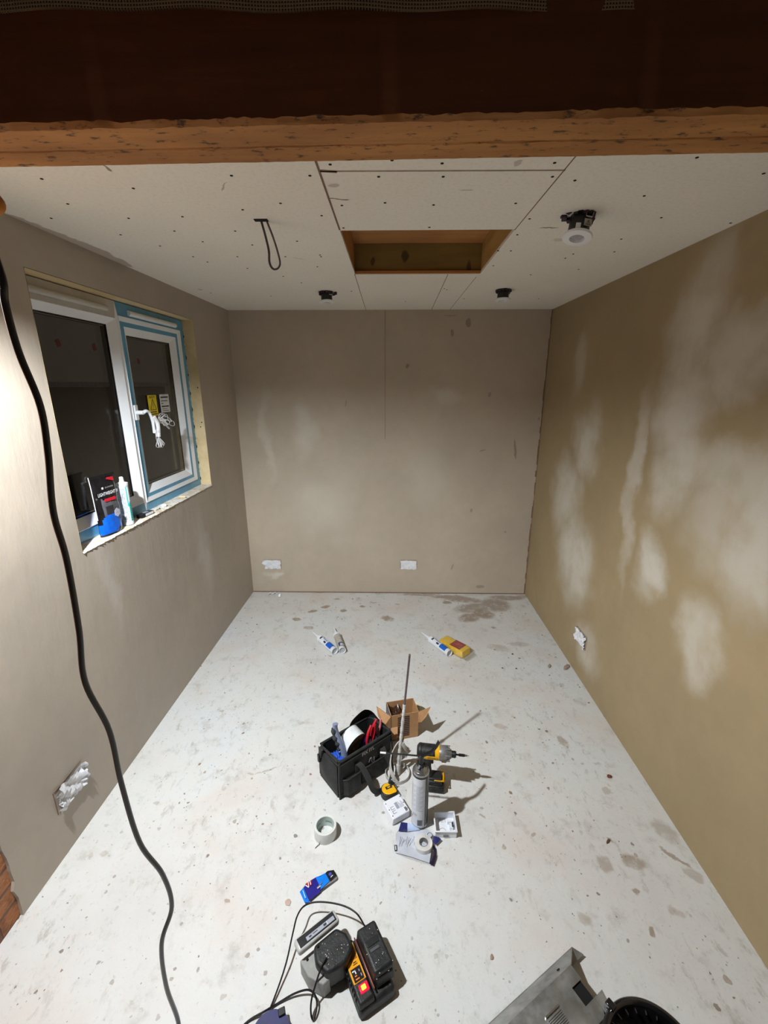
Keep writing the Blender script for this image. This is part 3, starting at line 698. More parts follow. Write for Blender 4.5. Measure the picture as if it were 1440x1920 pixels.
for s_ in (-1, 1):
    for i in range(nu):
        for j in range(nv):
            u0, u1, v0, v1 = i/nu, (i+1)/nu, j/nv, (j+1)/nv; uc, vc = (u0+u1)/2, (v0+v1)/2
            vee = .56+.10*abs(uc-.62)/.5
            m_ = bk if vc > vee else gm if vc > vee-.012 or (vc > .30 and uc > .2) else bk
            if vc < .34-.22*max(0, .28-uc) and vc > .035 and (uc > .10 or vc < .20): m_ = bl
            if uc > .72 and vc < .10: m_ = bk
            if .5 > vc > .34 and .30 < uc < .62: m_ = mat('dark clear film', (46, 45, 50), .15, bump=(40, .4))
            mb.add([pouch(u0, v0, s_), pouch(u1, v0, s_), pouch(u1, v1, s_), pouch(u0, v1, s_)], [(0, 1, 2, 3)], m_)
mb.prism([(-W_/2, -.003), (W_/2, -.003), (W_/2, .003), (-W_/2, .003)], H_-.002, H_+.008, bk)
body = mb.build('pouch_body', pc, smooth=60)
def onp(x, z, off=.0015):
    u = x/(W_*.96)+.5; v = z/H_; q = pouch(u, v, -1); return q[1]-off
mb = MB(); F_ = lambda x, z, e=.004: TR((x, min(onp(x-.03, z), onp(x+.03, z), onp(x, z))-e*.2, z), (math.pi/2, 0, 0))
mb.text('LIGHTWEIGHT FI', .021, M_WHITE, F_(.002, .188) , sx=.74, bold=.0004)
mb.text('BLACKSPUR', .009, mat('grey print 2', (190, 190, 196), .6), F_(.018, .214))
mb.box((-.020, onp(-.020, .214)-.001, .214), (.009, .001, .009), M_WHITE)
mb.build('lettering', pc, smooth=0)
mb = MB(); rd = mat('red print', (208, 28, 48), .4)
hx = [(-.034, 0), (-.030, .007), (.030, .007), (.034, 0), (.030, -.007), (-.030, -.007)]
mb.prism(hx, 0, .001, rd, F_(.006, .160)); mb.build('red_badge', pc, smooth=0); mb = MB(); mb.prism([(-.022, .004), (.012, -.008), (.024, -.010), (.020, .008), (-.016, .010)], .0, .0005, rd, F_(.034, .246)); mb.build('red_flash', pc, smooth=0)
mb = MB(); mb.prism([(.018*math.cos(math.radians(60*k+30)), .021*math.sin(math.radians(60*k+30))) for k in range(6)], 0, .0012, mat('silver badge', (176, 178, 190), .4), F_(.028, .092))
mb.text('3 IN 1', .008, rd, F_(.028, .092) @ Matrix.Translation((0, 0, .0016))); mb.build('silver_badge', pc, smooth=0)
mb = MB(); mb.tube([(-W_/2+.002, -.004, .08), (-W_/2-.001, -.004, .15), (-W_/2-.003, -.003, .23), (-W_/2-.006, -.002, .272)], .0018, M_WHITE, 6); mb.build('sealed_edge', pc)

# sealant tube, standing (sill) and lying (floor)
def cartridge(name, label, loc, e, kind, nozzle, group):
    t = thing(name, label, 'sealant tube', loc, e=e, group=group)
    wb = mat('cartridge white', (222, 224, 228), .35, mott=(30, .03)); bb = mat('label blue', (20, 92, 190), .4); gb = mat('label grey', (150, 154, 172), .5)
    L = .205; R = .0243
    mb = MB(); mb.lathe([(0, .012), (R-.002, .012), (R-.002, 0), (R+.0004, 0), (R+.0004, .012), (R, .013), (R, L-.014), (R+.0012, L-.013), (R+.0012, L-.002), (R-.003, L), (.011, L+.003), (.010, L+.018), (0, L+.018)], wb, seg=40); mb.build('cartridge', t)
    mb = MB()
    def sleeve(a0, a1, z0, z1, m_, rr=R+.0003):
        n = 18; vs = []
        for zz in (z0, z1):
            for i in range(n+1): a = a0+(a1-a0)*i/n; vs.append((rr*math.cos(a), rr*math.sin(a), zz))
        mb.add(vs, [(i, i+1, n+2+i, n+1+i) for i in range(n)], m_)
    if kind == 'teal':
        sleeve(0, 2*math.pi, .018, L-.016, mat('silver label', (176, 184, 196), .4))
        tl = mat('label teal', (60, 190, 180), .4); tk = mat('label dark teal', (18, 92, 92), .4)
        sleeve(.35, .95, .015, L-.02, M_WHITE, R+.0005)
        sleeve(.62, 1.15, .018, L-.10, tl, R+.0007); sleeve(.40, .62, .09, L-.02, tl, R+.0007)
        for k in range(11): sleeve(.72, 1.15, .022+k*.0085, .0255+k*.0085, tk, R+.0009)
        for k in range(16): sleeve(-1.0, .1-.2*(k % 3), .062+k*.0075, .0640+k*.0075, M_INKG, R+.0006)
        for k in range(9): sleeve(-.9, .05, .026+k*.0026, .0272+k*.0026, M_INK, R+.0008)
        sleeve(-1.05, .2, .022, .054, M_WHITE, R+.0005)
    else:
        if kind == 'blue': sleeve(-.1, 2.5, .026, .088, bb, R+.0006); sleeve(2.5, 4.6, .02, .18, M_INKG, R+.0004)
        else: sleeve(-1.2, 2.9, .02, .18, gb, R+.0005)
        for k in range(18): sleeve(2.6 if kind == 'blue' else .6, 4.3-.3*(k % 3) if kind == 'blue' else 2.2-.2*(k % 4), .03+k*.008, .0318+k*.008, M_INK if k % 5 == 0 else M_WHITE, R+.0009)
        if kind == 'blue':
            navy = mat('label navy', (30, 40, 70), .5)
            sleeve(.2, .7, .10, .125, navy, R+.0007); sleeve(1.0, 1.2, .10, .15, bb, R+.0007); sleeve(1.4, 2.2, .155, .168, navy, R+.0007); sleeve(.3, 1.2, .165, .178, navy, R+.0007)
        else: sleeve(-.1, 2.4, .03, .07, mat('label slate', (60, 70, 110), .5), R+.0007); sleeve(.4, 1.6, .035, .05, M_WHITE, R+.0009)
    mb.build('label_wrap', t)
    mb = MB()
    if nozzle: mb.lathe([(0, L+.014), (.0125, L+.014), (.0125, L+.026), (.0085, L+.03), (.003, L+.105), (0, L+.105)], wb, seg=24); mb.build('nozzle', t)
    else: mb.lathe([(0, L+.014), (.0095, L+.014), (.0095, L+.024), (.006, L+.028), (0, L+.028)], M_WHITE, seg=20); mb.build('cap', t)
    MB().lathe([(0, .010), (R-.0025, .010), (R-.0025, .0125), (0, .0125)], mat('plunger grey', (176, 180, 182), .5)).build('plunger', t)
    return t
q = lw(241, 986, .033)
cartridge('sealant_tube', 'white, grey and teal sealant tube standing upright on the window sill', (LX(2.0)-.030, q.y+.0, WZ0+.005), (0, -.04, -1.0), 'teal', False, 'sealant tubes')
for base, tip, kind, roll, lab in (((628, 1221), (585, 1184), 'blue', .9, 'white and blue sealant tube lying leftmost of the pair at the left of the floor'), ((642, 1220), (625, 1173), 'grey', 1.6, 'grey labelled sealant tube lying right beside the blue one on the floor'), ((843, 1225), (785, 1182), 'blue', .9, 'white and blue sealant tube lying against the yellow sponge')):
    a, b_ = at(*base, .026), at(*tip, .024); d = (b_-a).normalized(); d.z = 0.0
    Mx = d.to_track_quat('Z', 'X').to_matrix() @ Matrix.Rotation(0, 3, 'Z')
    X = Vector((0, 0, 1)); Yv = d.cross(X); Mx = Matrix((X, Yv, d)).transposed() @ Matrix.Rotation(roll*.6-.9-.7, 3, 'Z')
    cartridge('sealant_tube', lab, (a.x, a.y, .0262), Mx.to_euler(), kind, True, 'sealant tubes')
# small box and bits on the sill
q = lw(275, 962, .02); t = thing('blade_box', 'small black and white box lying on the window sill beside the sealant tube', 'box', (LX(q.y)-.028, q.y, WZ0+.004), 1.45)
MB().box((0, 0, .009), (.095, .032, .018), M_BLACK).build('box_body', t, .001)
mb = MB(); mb.box((.012, -.0165, .010), (.06, .001, .012), M_WHITE); mb.box((.005, 0, .0186), (.03, .02, .0006), M_INKG); mb.build('paper_label', t)
def chunk(name, label, cat, loc, size, m_, seed, n=10, group=None):
    r = random.Random(seed); bm = bmesh.new(); bmesh.ops.create_icosphere(bm, subdivisions=2, radius=1)
    for v in bm.verts:
        k = .72+.42*r.random(); v.co = Vector((v.co.x*size[0]*k, v.co.y*size[1]*k, max(-.8, v.co.z)*size[2]*k))
    zmin = min(v.co.z for v in bm.verts)
    for v in bm.verts: v.co.z -= zmin
    me = bpy.data.meshes.new(name); bm.to_mesh(me); bm.free(); me.materials.append(m_); o = bpy.data.objects.new(name, me); COL.objects.link(o)
    o.location = loc; o.rotation_euler = (0, 0, r.uniform(0, 6)); tag(o, label, cat, group); return o
q = lw(307, 941, .02); chunk('plaster_crumb', 'white lump of filler on the window sill below the casement', 'plaster', (q.x, q.y, WZ0+.003), (.016, .014, .010), M_WHITE, 4)
q = lw(341, 930, .02); chunk('wood_splinter', 'pale wooden offcut lying toward the far end of the window sill', 'offcut', (q.x, q.y, WZ0+.003), (.008, .026, .007), M_PINE, 6)
q = lw(296, 955, .02); t = thing('screw', 'small brown screw lying on the window sill by the black box', 'screw', (q.x, q.y, WZ0+.008), 1.5)
MB().cyl((-.015, 0, 0), (.015, 0, 0), .0016, .0016, mat('rusty steel', (92, 66, 40), .5, .6), 8).build('shank', t); MB().cyl((.015, 0, 0), (.018, 0, 0), .002, .0042, MATS['rusty steel'], 10).build('head', t)

# ================================================================== FLOOR: back
# yellow sponge in wrapper
a, b_ = at(822, 1190, .05), at(882, 1208, .05); d = b_-a; ang = math.atan2(d.y-.0, d.x)
t = thing('yellow_sponge', 'yellow decorating sponge in clear wrapper with red label on the floor', 'sponge', (at(852, 1212, .03).x, at(852, 1212, .03).y, 0.001), -.80)
spn = mat('yellow foam', (252, 202, 40), .85, mott=(80, .12), bump=(160, .6))
mb = MB(); n = 20; L, W2, H2 = .20, .095, .055; rings = []
for i in range(n+1):
    x = -L/2+L*i/n; pinch = 1-.16*math.exp(-((x+.035)/.014)**2)-.10*math.exp(-((x-.035)/.016)**2)
    e_ = 1-.10*(abs(2*i/n-1)**8)
    rings.append([(x, math.copysign(abs(math.cos(a_))**.35, math.cos(a_))*W2/2*pinch*e_, H2/2+math.copysign(abs(math.sin(a_))**.35, math.sin(a_))*H2/2*(e_)) for a_ in [2*math.pi*k/20 for k in range(20)]])
mb.loft(rings, spn); mb.build('foam_block', t, smooth=50)
mb = MB(); rl = mat('red card label', (160, 26, 32), .35)
mb.box((.028, 0, H2+.0012), (.085, .078, .001), rl); mb.box((.035, .012, H2+.002), (.04, .003, .0004), mat('pink print', (210, 120, 110), .6)); mb.box((.035, .004, H2+.002), (.05, .002, .0004), MATS['pink print']); mb.box((.03, -.006, H2+.002), (.03, .002, .0004), MATS['pink print']); mb.text('C', .016, M_WHITE, TR((.062, -.022, H2+.002), (0, 0, math.pi/2)))
mb.build('paper_label', t, smooth=0)
clr = film('clear wrapper', .22)
mb = MB()
mb.loft([[(x, math.copysign(abs(math.cos(a_))**.4, math.cos(a_))*(W2/2+.003)*(1 if x < .11 else 1.05), max(.001, (H2/2+math.copysign(abs(math.sin(a_))**.4, math.sin(a_))*(H2/2+.003)*s_)*(1 if x < .11 else .5))) for a_ in [2*math.pi*k/20 for k in range(20)]] for x, s_ in ((-.106, .8), (-.10, 1), (.0, 1.0), (.10, 1), (.108, .8), (.125, .35), (.145, .1))], clr, False, False)
mb.build('clear_wrapper', t)
# mixed small debris
q = at(515, 1114); t = thing('paper_scrap', 'torn white scrap of tape on the floor against the back wall', 'scrap', (q.x, q.y, .002), .2)
MB().grid(lambda u, v: ((u-.5)*.11, (v-.5)*.03*(1-.5*u)-.03*max(0, u-.6), .002+.014*math.sin(u*9)**2), 14, 3, M_WHITE).build('tape_strip', t, smooth=20)
MB().grid(lambda u, v: (.045+(v-.5)*.018, -.02-.05*u, .004+.012*math.sin(u*6)**2), 8, 3, M_WHITE).build('tape_strip', t, smooth=20)
pm_ = mat('set plaster', (160, 144, 128), .85, bump=(60, .5)); rb = mat('red clay', (112, 62, 44), .85, bump=(60, .6))
for i, (px, py, s_, m_, nm, lab) in enumerate([(1062, 1252, (.05, .02, .010), pm_, 'plaster_lump', 'smear of set plaster on the floor edge below the right wall socket'), (1030, 1250, (.012, .03, .010), pm_, 'plaster_lump', 'narrow flake of plaster left of the smear by the right wall'),
        (1142, 1457, (.014, .012, .009), rb, 'brick_chip', 'small red brown brick chip on the floor toward the right wall'), (540, 1692, (.014, .017, .003), mat('dry leaf brown', (190, 166, 152), .8), 'plaster_flake', 'pinkish brown flake on the floor left of the blue package'), (961, 1227, (.010, .008, .005), mat('brown grit', (92, 68, 52), .8), 'brick_chip', 'tiny brown chip on the floor right of the yellow sponge'),
        (942, 1253, (.010, .006, .004), MATS['brown grit'], 'brick_chip', 'tiny brown chip nearest below the sponge, left of its neighbour'), (968, 1254, (.008, .007, .004), MATS['brown grit'], 'brick_chip', 'tiny brown chip below the sponge, right of its neighbour'),
        (922, 1795, (.007, .012, .003), mat('tan flake', (160, 134, 118), .8), 'plaster_flake', 'tan flake on the bare floor left of the metal channel'), (590, 1400, (.008, .007, .004), MATS['tan flake'], 'plaster_flake', 'small tan flake on the floor left of the tool bag top'), (582, 1452, (.007, .008, .003), MATS['tan flake'], 'plaster_flake', 'small tan flake on the floor at the lower left of the tool bag'),
        (912, 1392, (.011, .008, .004), MATS['tan flake'], 'plaster_flake', 'small brown flake right of the paddle shadow on the floor'), (1140, 1578, (.018, .007, .004), MATS['brown grit'], 'brick_chip', 'long brown chip on the right side of the floor')]):
    q = at(px, py); chunk(nm, lab, 'debris', (q.x, q.y, 0), tuple(v*.75 for v in s_), m_, 20+i)
q = at(816, 1494); t = thing('wall_screw', 'small screw lying on the floor right of the foam can', 'screw', (q.x, q.y, .003), -.1)
MB().cyl((-.018, 0, 0), (.012, 0, 0), .0012, .0020, M_CHROME, 8).build('shank', t); MB().cyl((.012, 0, 0), (.016, 0, 0), .0022, .0042, M_CHROME, 10).build('head', t)

# ================================================================== TOOL BAG
BL, BW, BH = .300, .165, .195
bag = thing('tool_bag', 'open black fabric tool bag standing on the floor, full of tools', 'tool bag', (-.197, 1.502, 0), .70)
# local: x along the front side, y to the back, origin front-left bottom corner
bf = mat('black bag fabric', (36, 37, 36), .75, mott=(30, .35), bump=(220, .35)); bi = mat('bag inner', (12, 12, 13), .9); web = mat('black webbing', (44, 45, 43), .7, bump=(400, .4))
def rr(x0, x1, y0, y1, z, r, n=5, wob=0, sd=0):
    o = []; rg = random.Random(sd)
    for cx, cy, a0 in ((x1-r, y1-r, 0), (x0+r, y1-r, 90), (x0+r, y0+r, 180), (x1-r, y0+r, 270)):
        for k in range(n+1):
            a = math.radians(a0+90*k/n); o.append((cx+r*math.cos(a)+rg.uniform(-wob, wob), cy+r*math.sin(a)+rg.uniform(-wob, wob), z(cx+r*math.cos(a), cy+r*math.sin(a)) if callable(z) else z))
    return o
ztop = lambda x, y: BH+.012*math.sin(x/BL*math.pi)*(1 if y < BW/2 else .6)-.02*(y > BW*.6)
rings = [rr(.004, BL-.004, .004, BW-.004, .0, .02), rr(0, BL, 0, BW, .02, .022, wob=.001), rr(-.004, BL+.004, -.006, BW+.006, .08, .024, wob=.002, sd=2), rr(-.002, BL+.002, -.004, BW+.002, .14, .022, wob=.002, sd=3), rr(.006, BL-.006, .0, BW-.006, lambda x, y: ztop(x, y), .02),
         rr(.010, BL-.010, .005, BW-.011, lambda x, y: ztop(x, y)-.001, .02)]
mb = MB(); mb.loft(rings, bf, True, False)
mb.loft([rings[-1], rr(.012, BL-.012, .012, BW-.015, .10, .02), rr(.014, BL-.014, .014, BW-.016, .012, .02)], bi, False, True); mb.build('bag_body', bag, smooth=50)
mb = MB(); rim = rings[-2]; mb.tube(rim, .0062, bf, 8, 2, closed=True); mb.tube([(x, y-.002, z_-.016) for x, y, z_ in rr(.002, BL-.002, -.003, BW-.002, ztop, .02)], .003, web, 6, 2, closed=True)
mb.tube([(x, y, .008) for x, y, z_ in rr(0, BL, 0, BW, 0, .02)], .004, web, 6, 2, closed=True); mb.tube([(.002, -.003, .0), (-.002, -.006, .08), (-.001, -.004, .14), (.004, -.002, BH)], .0038, web, 6); mb.tube([(BL, -.003, .0), (BL+.002, -.006, .08), (BL, -.004, .14), (BL-.004, -.002, BH)], .0038, web, 6)
mb.build('rim_piping', bag)
# zipped top flap folded back at the far right end
mb = MB()
fb = catmull([(.17, BW-.004, BH-.028), (.22, BW-.002, BH-.022), (.275, BW-.006, BH-.015), (BL-.006, BW-.04, BH-.010), (BL-.006, .08, BH-.008), (BL-.006, .02, BH-.004)], 5)
def fl(u, v):
    q_ = fb[min(len(fb)-1, int(u*(len(fb)-1)+.5))]; k = math.sin(math.pi*min(1, u*1.02))**.7
    return (q_.x-.03*v*k, q_.y-.012*v*k, q_.z+(.058*k+.003)*v+.002*math.sin(u*14)+.010*math.sin(math.pi*v)*k)
mb.grid(fl, 24, 6, bf); mb.grid(lambda u, v: tuple(Vector(fl(u, v))+Vector((.003, .003, .002))), 24, 6, bf); mb.build('top_flap', bag)
mb = MB()
mb.grid(lambda u, v: (-.004-.018*math.sin(math.pi*v)*math.sin(math.pi*u), .005+(BW-.01)*u, .02+.155*v), 10, 8, bf); mb.build('end_panel', bag)
mb = MB(); mb.box((-.012, BW*.75, .168), (.014, .02, .05), web, e=(.2, 0, 0)); mb.box((-.02, BW*.78, .14), (.012, .014, .04), M_BLACK); mb.build('strap_buckle', bag, .002)
# front pockets
def pocket(x0, x1, z0, z1, dep):
    mb = MB()
    def g(u, v):
        x = x0+(x1-x0)*u; z_ = z0+(z1-z0)*v; s_ = min(1, math.sin(math.pi*u)*2.2)*min(1, (1-v)*.6+.55)*min(1, v*6+.4)
        return (x, -.007-dep*s_+.001*math.sin(u*20), z_)
    mb.grid(g, 14, 10, bf); mb.grid(lambda u, v: (x0+(x1-x0)*u, g(u, 1)[1]*(1-v)+(-.005)*v, z1-.004), 14, 1, bi)
    mb.tube([g(u/8, 1) for u in range(9)], .003, web, 6, 2); return mb
pocket(.018, .115, .012, .10, .022).build('front_pocket', bag); pocket(.12, .285, .010, .095, .012).build('front_pocket', bag)
# webbing handle: two uprights and the loop hanging forward to the floor
mb = MB(); W = Vector((.026, 0, 0))
for x in (.095, .235): mb.ribbon([(x, -.008, .01), (x, -.014, .07), (x, -.010, .12), (x, -.012, .145)], W, .003, web)
mb.ribbon([(.095, -.012, .148), (.105, -.030, .135), (.115, -.062, .09), (.125, -.085, .04), (.155, -.092, .016), (.205, -.088, .016), (.245, -.070, .04), (.248, -.050, .09), (.233, -.030, .135), (.235, -.012, .148)],
   [W, W, Vector((.02, .0, .016)), Vector((.012, .01, .022)), Vector((.0, .008, .026)), Vector((.0, .008, .026)), Vector((-.012, .01, .022)), Vector((-.02, 0, .016)), -W, -W][:2]+[Vector((.024, .0, .01)), Vector((.02, .004, .014)), Vector((.01, .004, .022)), Vector((.01, -.004, .022)), Vector((.02, -.004, .014)), Vector((.024, 0, .01)), W, W], .004, web)
mb.build('carry_handle', bag)
mb = MB(); mb.tube([(.155, -.016, .118), (.158, -.02, .138), (.167, -.02, .138), (.170, -.017, .112), (.178, -.02, .11), (.181, -.02, .135)], .0022, M_GREY, 6); mb.build('metal_hook', bag)
mb = MB(); mb.text('FIX ITL', .023, mat('white stitching', (196, 196, 186), .7), TR((.158, -.0068, .170), (math.pi/2-.05, 0, 0)), bold=.0005); mb.build('lettering', bag, smooth=0)
Bm = TR((-.197, 1.502, 0), (0, 0, .70))
def bagp(x, y, z): return Bm @ Vector((x, y, z))
# tools inside the bag (each a thing of its own)
p0, p1 = bagp(.068, .058, .09), bagp(.066, .105, .285); dd = (p1-p0).normalized()
t = thing('folding_saw', 'grey and black tool handle sticking up from the tool bag left of the tape roll', 'hand tool', p0)
Mq = Matrix((RT, dd.cross(RT).normalized(), dd)).transposed(); Mq = Matrix((dd.cross(Mq.col[1] if False else dd.cross(RT)).normalized()*-1, dd.cross(RT).normalized(), dd)).transposed(); t.rotation_euler = Mq.to_euler()
g1 = mat('blue grey grip', (128, 138, 166), .35); g2 = mat('dark rubber grip', (52, 56, 60), .55, bump=(60, .5))
MB().tube([(.006, 0, -.03), (.010, 0, .05), (.004, 0, .10), (-.006, 0, .145), (-.010, 0, .19), (-.006, 0, .21)], lambda k: .0155+.003*math.sin(k*6), g1, 14, 6, flat=.75).build('handle', t)
MB().tube([(-.006, -.006, .09), (-.010, -.007, .12), (-.018, -.006, .155), (-.018, -.005, .195)], lambda k: .010+.0022*math.sin(k*24), g2, 10, 8).build('rubber_grip', t)
mb = MB(); mb.box((-.006, -.012, .07), (.010, .006, .028), M_CHROME, e=(0, .1, 0)); mb.sphere((.004, -.015, .045), .004, M_BLACK); mb.build('blade_lock', t, .001)
t = thing('plastic_case', 'blue plastic case inside the left end of the tool bag', 'case', bagp(.036, .078, .128), rz=.62)
mb = MB(); mb.box((0, 0, 0), (.055, .05, .06), mat('blue case', (40, 84, 190), .35), e=(.25, .1, 0))
mb.build('case_body', t, .004); mb = MB()
for k in range(3): mb.box((-.012+k*.012, -.0, .034), (.004, .034, .004), MATS['blue case'], e=(.25, .1, 0))
mb.build('case_ribs', t, .001)
t = thing('plastic_tape_roll', 'large roll of clear white tape standing in the middle of the tool bag', 'tape roll', bagp(.140, .095, .165))
axr = Vector((-.72, .66, .20)).normalized(); t.rotation_euler = axr.to_track_quat('Z', 'Y').to_euler()
tm = mat('milky tape', (222, 226, 228), .15, coat=.5); cm = mat('brown card core', (120, 106, 90), .8)
MB().lathe([(.032, -.030), (.060, -.030), (.060, .030), (.032, .030)], tm, seg=48).build('tape', t, smooth=40)
MB().lathe([(.0320, -.0305), (.0595, -.0303), (.0595, -.0301)], cm, seg=48).build('tape_side', t); MB().lathe([(.0288, -.031), (.0322, -.031), (.0322, .031), (.0288, .031), (.0288, -.031)], cm, seg=40).build('core', t)
for i, (lx, ly, lz, e, lab) in enumerate([(.200, .045, .150, (-.12, .42, .75), 'red handled pliers beside the tape roll in the tool bag'), (.240, .060, .155, (-.1, .40, .55), 'red and grey handled pliers at the right end of the tool bag')]):
    t = thing('pliers', lab, 'pliers', bagp(lx, ly, lz), e=e, group='red handled pliers in the tool bag')
    red = mat('red grip', (186, 30, 44), .35); pk = mat('pale red grip', (206, 120, 124), .4)
    for s_, m_ in ((-1, red), (1, red if i == 0 else pk)):
        MB().tube([(s_*.004, 0, -.02), (s_*.016, 0, .01), (s_*.020, 0, .05), (s_*.012, 0, .085)], lambda k: .0058+.0015*math.sin(k*3.1), m_, 10, 6).build('grip', t)
    mb = MB(); mb.box((0, 0, -.035), (.022, .009, .045), M_CHROME, top=(1.1, 1)); mb.cyl((0, -.007, -.02), (0, .007, -.02), .007, .007, M_CHROME); mb.build('jaws', t, .001)
t = thing('blue_pouch', 'crumpled blue and white packet between the pliers in the tool bag', 'packet', bagp(.215, .055, .14), rz=.7)
MB().grid(lambda u, v: ((u-.5)*.09, .01*math.sin(u*9+v*5), (v-.5)*.07+.01*math.sin(u*6)), 8, 6, mat('blue packet', (44, 52, 150), .3)).build('packet_body', t, smooth=15)
mb = MB(); mb.grid(lambda u, v: ((u-.5)*.05+.01, -.006+.006*math.sin(u*9+v*5), (v-.5)*.02+.01), 5, 3, M_WHITE); mb.build('white_print', t, smooth=15)

# ================================================================== CARDBOARD BOX
h_ = .155; A = at(733, 1343, h_)
cx = thing('cardboard_box', 'small open brown cardboard box standing behind the tool bag', 'cardboard box', (A.x, A.y, 0), .24)
CXM = TR((A.x, A.y, 0), (0, 0, .24)); CXI = CXM.inverted()
BX, BY = .148, .105
card = mat('brown cardboard', (176, 132, 90), .8, mott=(60, .06)); prt = mat('maroon print', (52, 34, 42), .7); nvc = mat('navy carton', (34, 36, 66), .5)
mb = MB(); th = .003
for lo, hi in (((0, 0, 0), (BX, th, h_)), ((0, BY-th, 0), (BX, BY, h_)), ((0, 0, 0), (th, BY, h_)), ((BX-th, 0, 0), (BX, BY, h_)), ((0, 0, 0), (BX, BY, th))): mb.b2(lo, hi, card)
mb.build('carton', cx)
mb = MB()
for k in range(11):
    mb.b2((.070, -.0012, .020+k*.0115), (.098, -.0002, .0265+k*.0115), prt)
    if k < 10: mb.b2((.036, -.0012, .030+k*.0115), (.052, -.0002, .0355+k*.0115), prt)
mb.b2((.052, -.001, .012), (.070, -.0001, .147), mat('maroon panel', (104, 70, 62), .8)); mb.build('printed_bars', cx, smooth=0)
mb = MB(); mb.b2((-.0012, -.0012, .0), (.036, 0, .075), nvc); mb.b2((-.0012, 0, 0), (0, BY, h_-.004), mat('navy card', (58, 60, 84), .5)); mb.build('navy_side', cx, smooth=0)
def flapw(pl, nm, m_=None):
    a = [CXI @ Vector(p) for p in pl]; nn = (a[1]-a[0]).cross(a[2]-a[0]).normalized()*.0025
    MB().loft([a, [q_+nn for q_ in a]], m_ or card).build(nm, cx, smooth=0)
CW = lambda x, y, z: tuple(CXM @ Vector((x, y, z)))
flapw([CW(0, -.001, h_), at(706, 1324, .165), at(709, 1343, .140), at(720, 1362, .11), CW(0, -.001, .085)], 'flap')
flapw([CW(BX-.004, -.001, h_+.001), at(808, 1325, .160), at(799, 1344, .135), at(790, 1354, .12), CW(BX-.004, -.001, .09)], 'flap')
flapw([CW(0, -.002, .085), CW(.036, -.002, .086), at(745, 1387, .055), at(734, 1387, .055)], 'flap')
flapw([CW(BX, BY, h_), CW(.05, BY, h_), CW(.055, BY+.03, h_-.03), CW(BX-.006, BY+.035, h_-.03)], 'flap')
t = thing('dark_packet', 'crinkled dark brown packet standing inside the cardboard box', 'packet', CXM @ Vector((.036, .053, .004)), .24)
MB().box((0, 0, .060), (.062, .090, .12), mat('dark brown card', (70, 44, 30), .6)).build('packet_box', t, .002)
MB().grid(lambda u, v: ((u-.5)*.060, (v-.5)*.086, .126+.012*math.sin(u*8+1)*math.sin(v*7)+.005*math.sin(u*23)), 12, 12, mat('crinkled brown film', (62, 38, 26), .25)).build('brown_film', t, smooth=20)
q = CXM @ Vector((BX+.02, BY+.03, 0)); t = thing('spare_tape_roll', 'pale roll of tape half hidden behind the cardboard box', 'tape roll', (q.x+.0, q.y+.02, .0), .3)
MB().lathe([(.03, .0), (.046, .0), (.046, .045), (.03, .045), (.03, 0)], mat('cream tape', (214, 210, 190), .5), seg=40).build('tape', t)

# ================================================================== MIXING PADDLE
pdb = at(745, 1452); ptp = at(768, 1229, .6)
pd = thing('mixing_paddle', 'plaster caked mixing paddle standing upright on its ring beside the tool bag', 'mixing paddle', (pdb.x, pdb.y, 0))
tv = ptp-Vector((pdb.x, pdb.y, 0)); met = mat('worn steel rod', (120, 108, 112), .35, .8); cak = mat('caked plaster', (200, 196, 190), .85, mott=(60, .2), bump=(90, .8))
sh = lambda s_: tv*s_
MB().tube([sh(.5), sh(.75), sh(1)], .0050, met, 12, 6).build('shaft', pd)
rg = random.Random(3); MB().tube([sh(.02), sh(.15), sh(.3), sh(.45), sh(.6)], lambda k: .0078+.0008*math.sin(k*60)+.0006*math.sin(k*143), cak, 12, 14).build('caked_shaft', pd)
MB().cyl(sh(1.0), tv*1.0+tv.normalized()*.006, .006, .004, M_CHROME, 6).build('hex_end', pd)
RR = .056; circ = lambda a, r=RR, z_=.004: (r*math.cos(a), r*math.sin(a), z_)
mb = MB()
ring = [circ(k*math.pi/8) for k in range(16)]
P_ = catmull(ring, 3, True); P_.append(P_[0]); L_ = len(P_); vs = []; 
for p in P_: vs += [(p.x*1.03, p.y*1.03, .001), (p.x*1.03, p.y*1.03, .018), (p.x*.97, p.y*.97, .018), (p.x*.98, p.y*.98, .001)]
mb.add(vs, [(i*4+k, i*4+(k+1) % 4, i*4+4+(k+1) % 4, i*4+4+k) for i in range(L_-1) for k in range(4)], cak); mb.build('base_ring', pd)
for k, a0 in enumerate((2.75, -.25)):
    pts_ = []; ws = []
    for i in range(7):
        s_ = i/6; a = a0+1.9*s_; r_ = .012+(RR-.010)*math.sin(math.pi*.5*min(1, s_*1.25)); z_ = .15*(1-s_)**1.0+.010
        q = sh(z_/tv.z); pts_.append((q.x+r_*math.cos(a), q.y+r_*math.sin(a), z_)); ws.append(Vector((-math.sin(a)*.014, math.cos(a)*.014, .018)))
    MB().ribbon([tuple(sh(.17/tv.z))]+pts_, [Vector((0, .006, .012))]+ws, .0035, cak, 5).build('paddle_blade', pd)
MB().tube([sh(.09), sh(.05), sh(.012)], lambda k: .010+.004*k, cak, 10, 4).build('foot', pd)

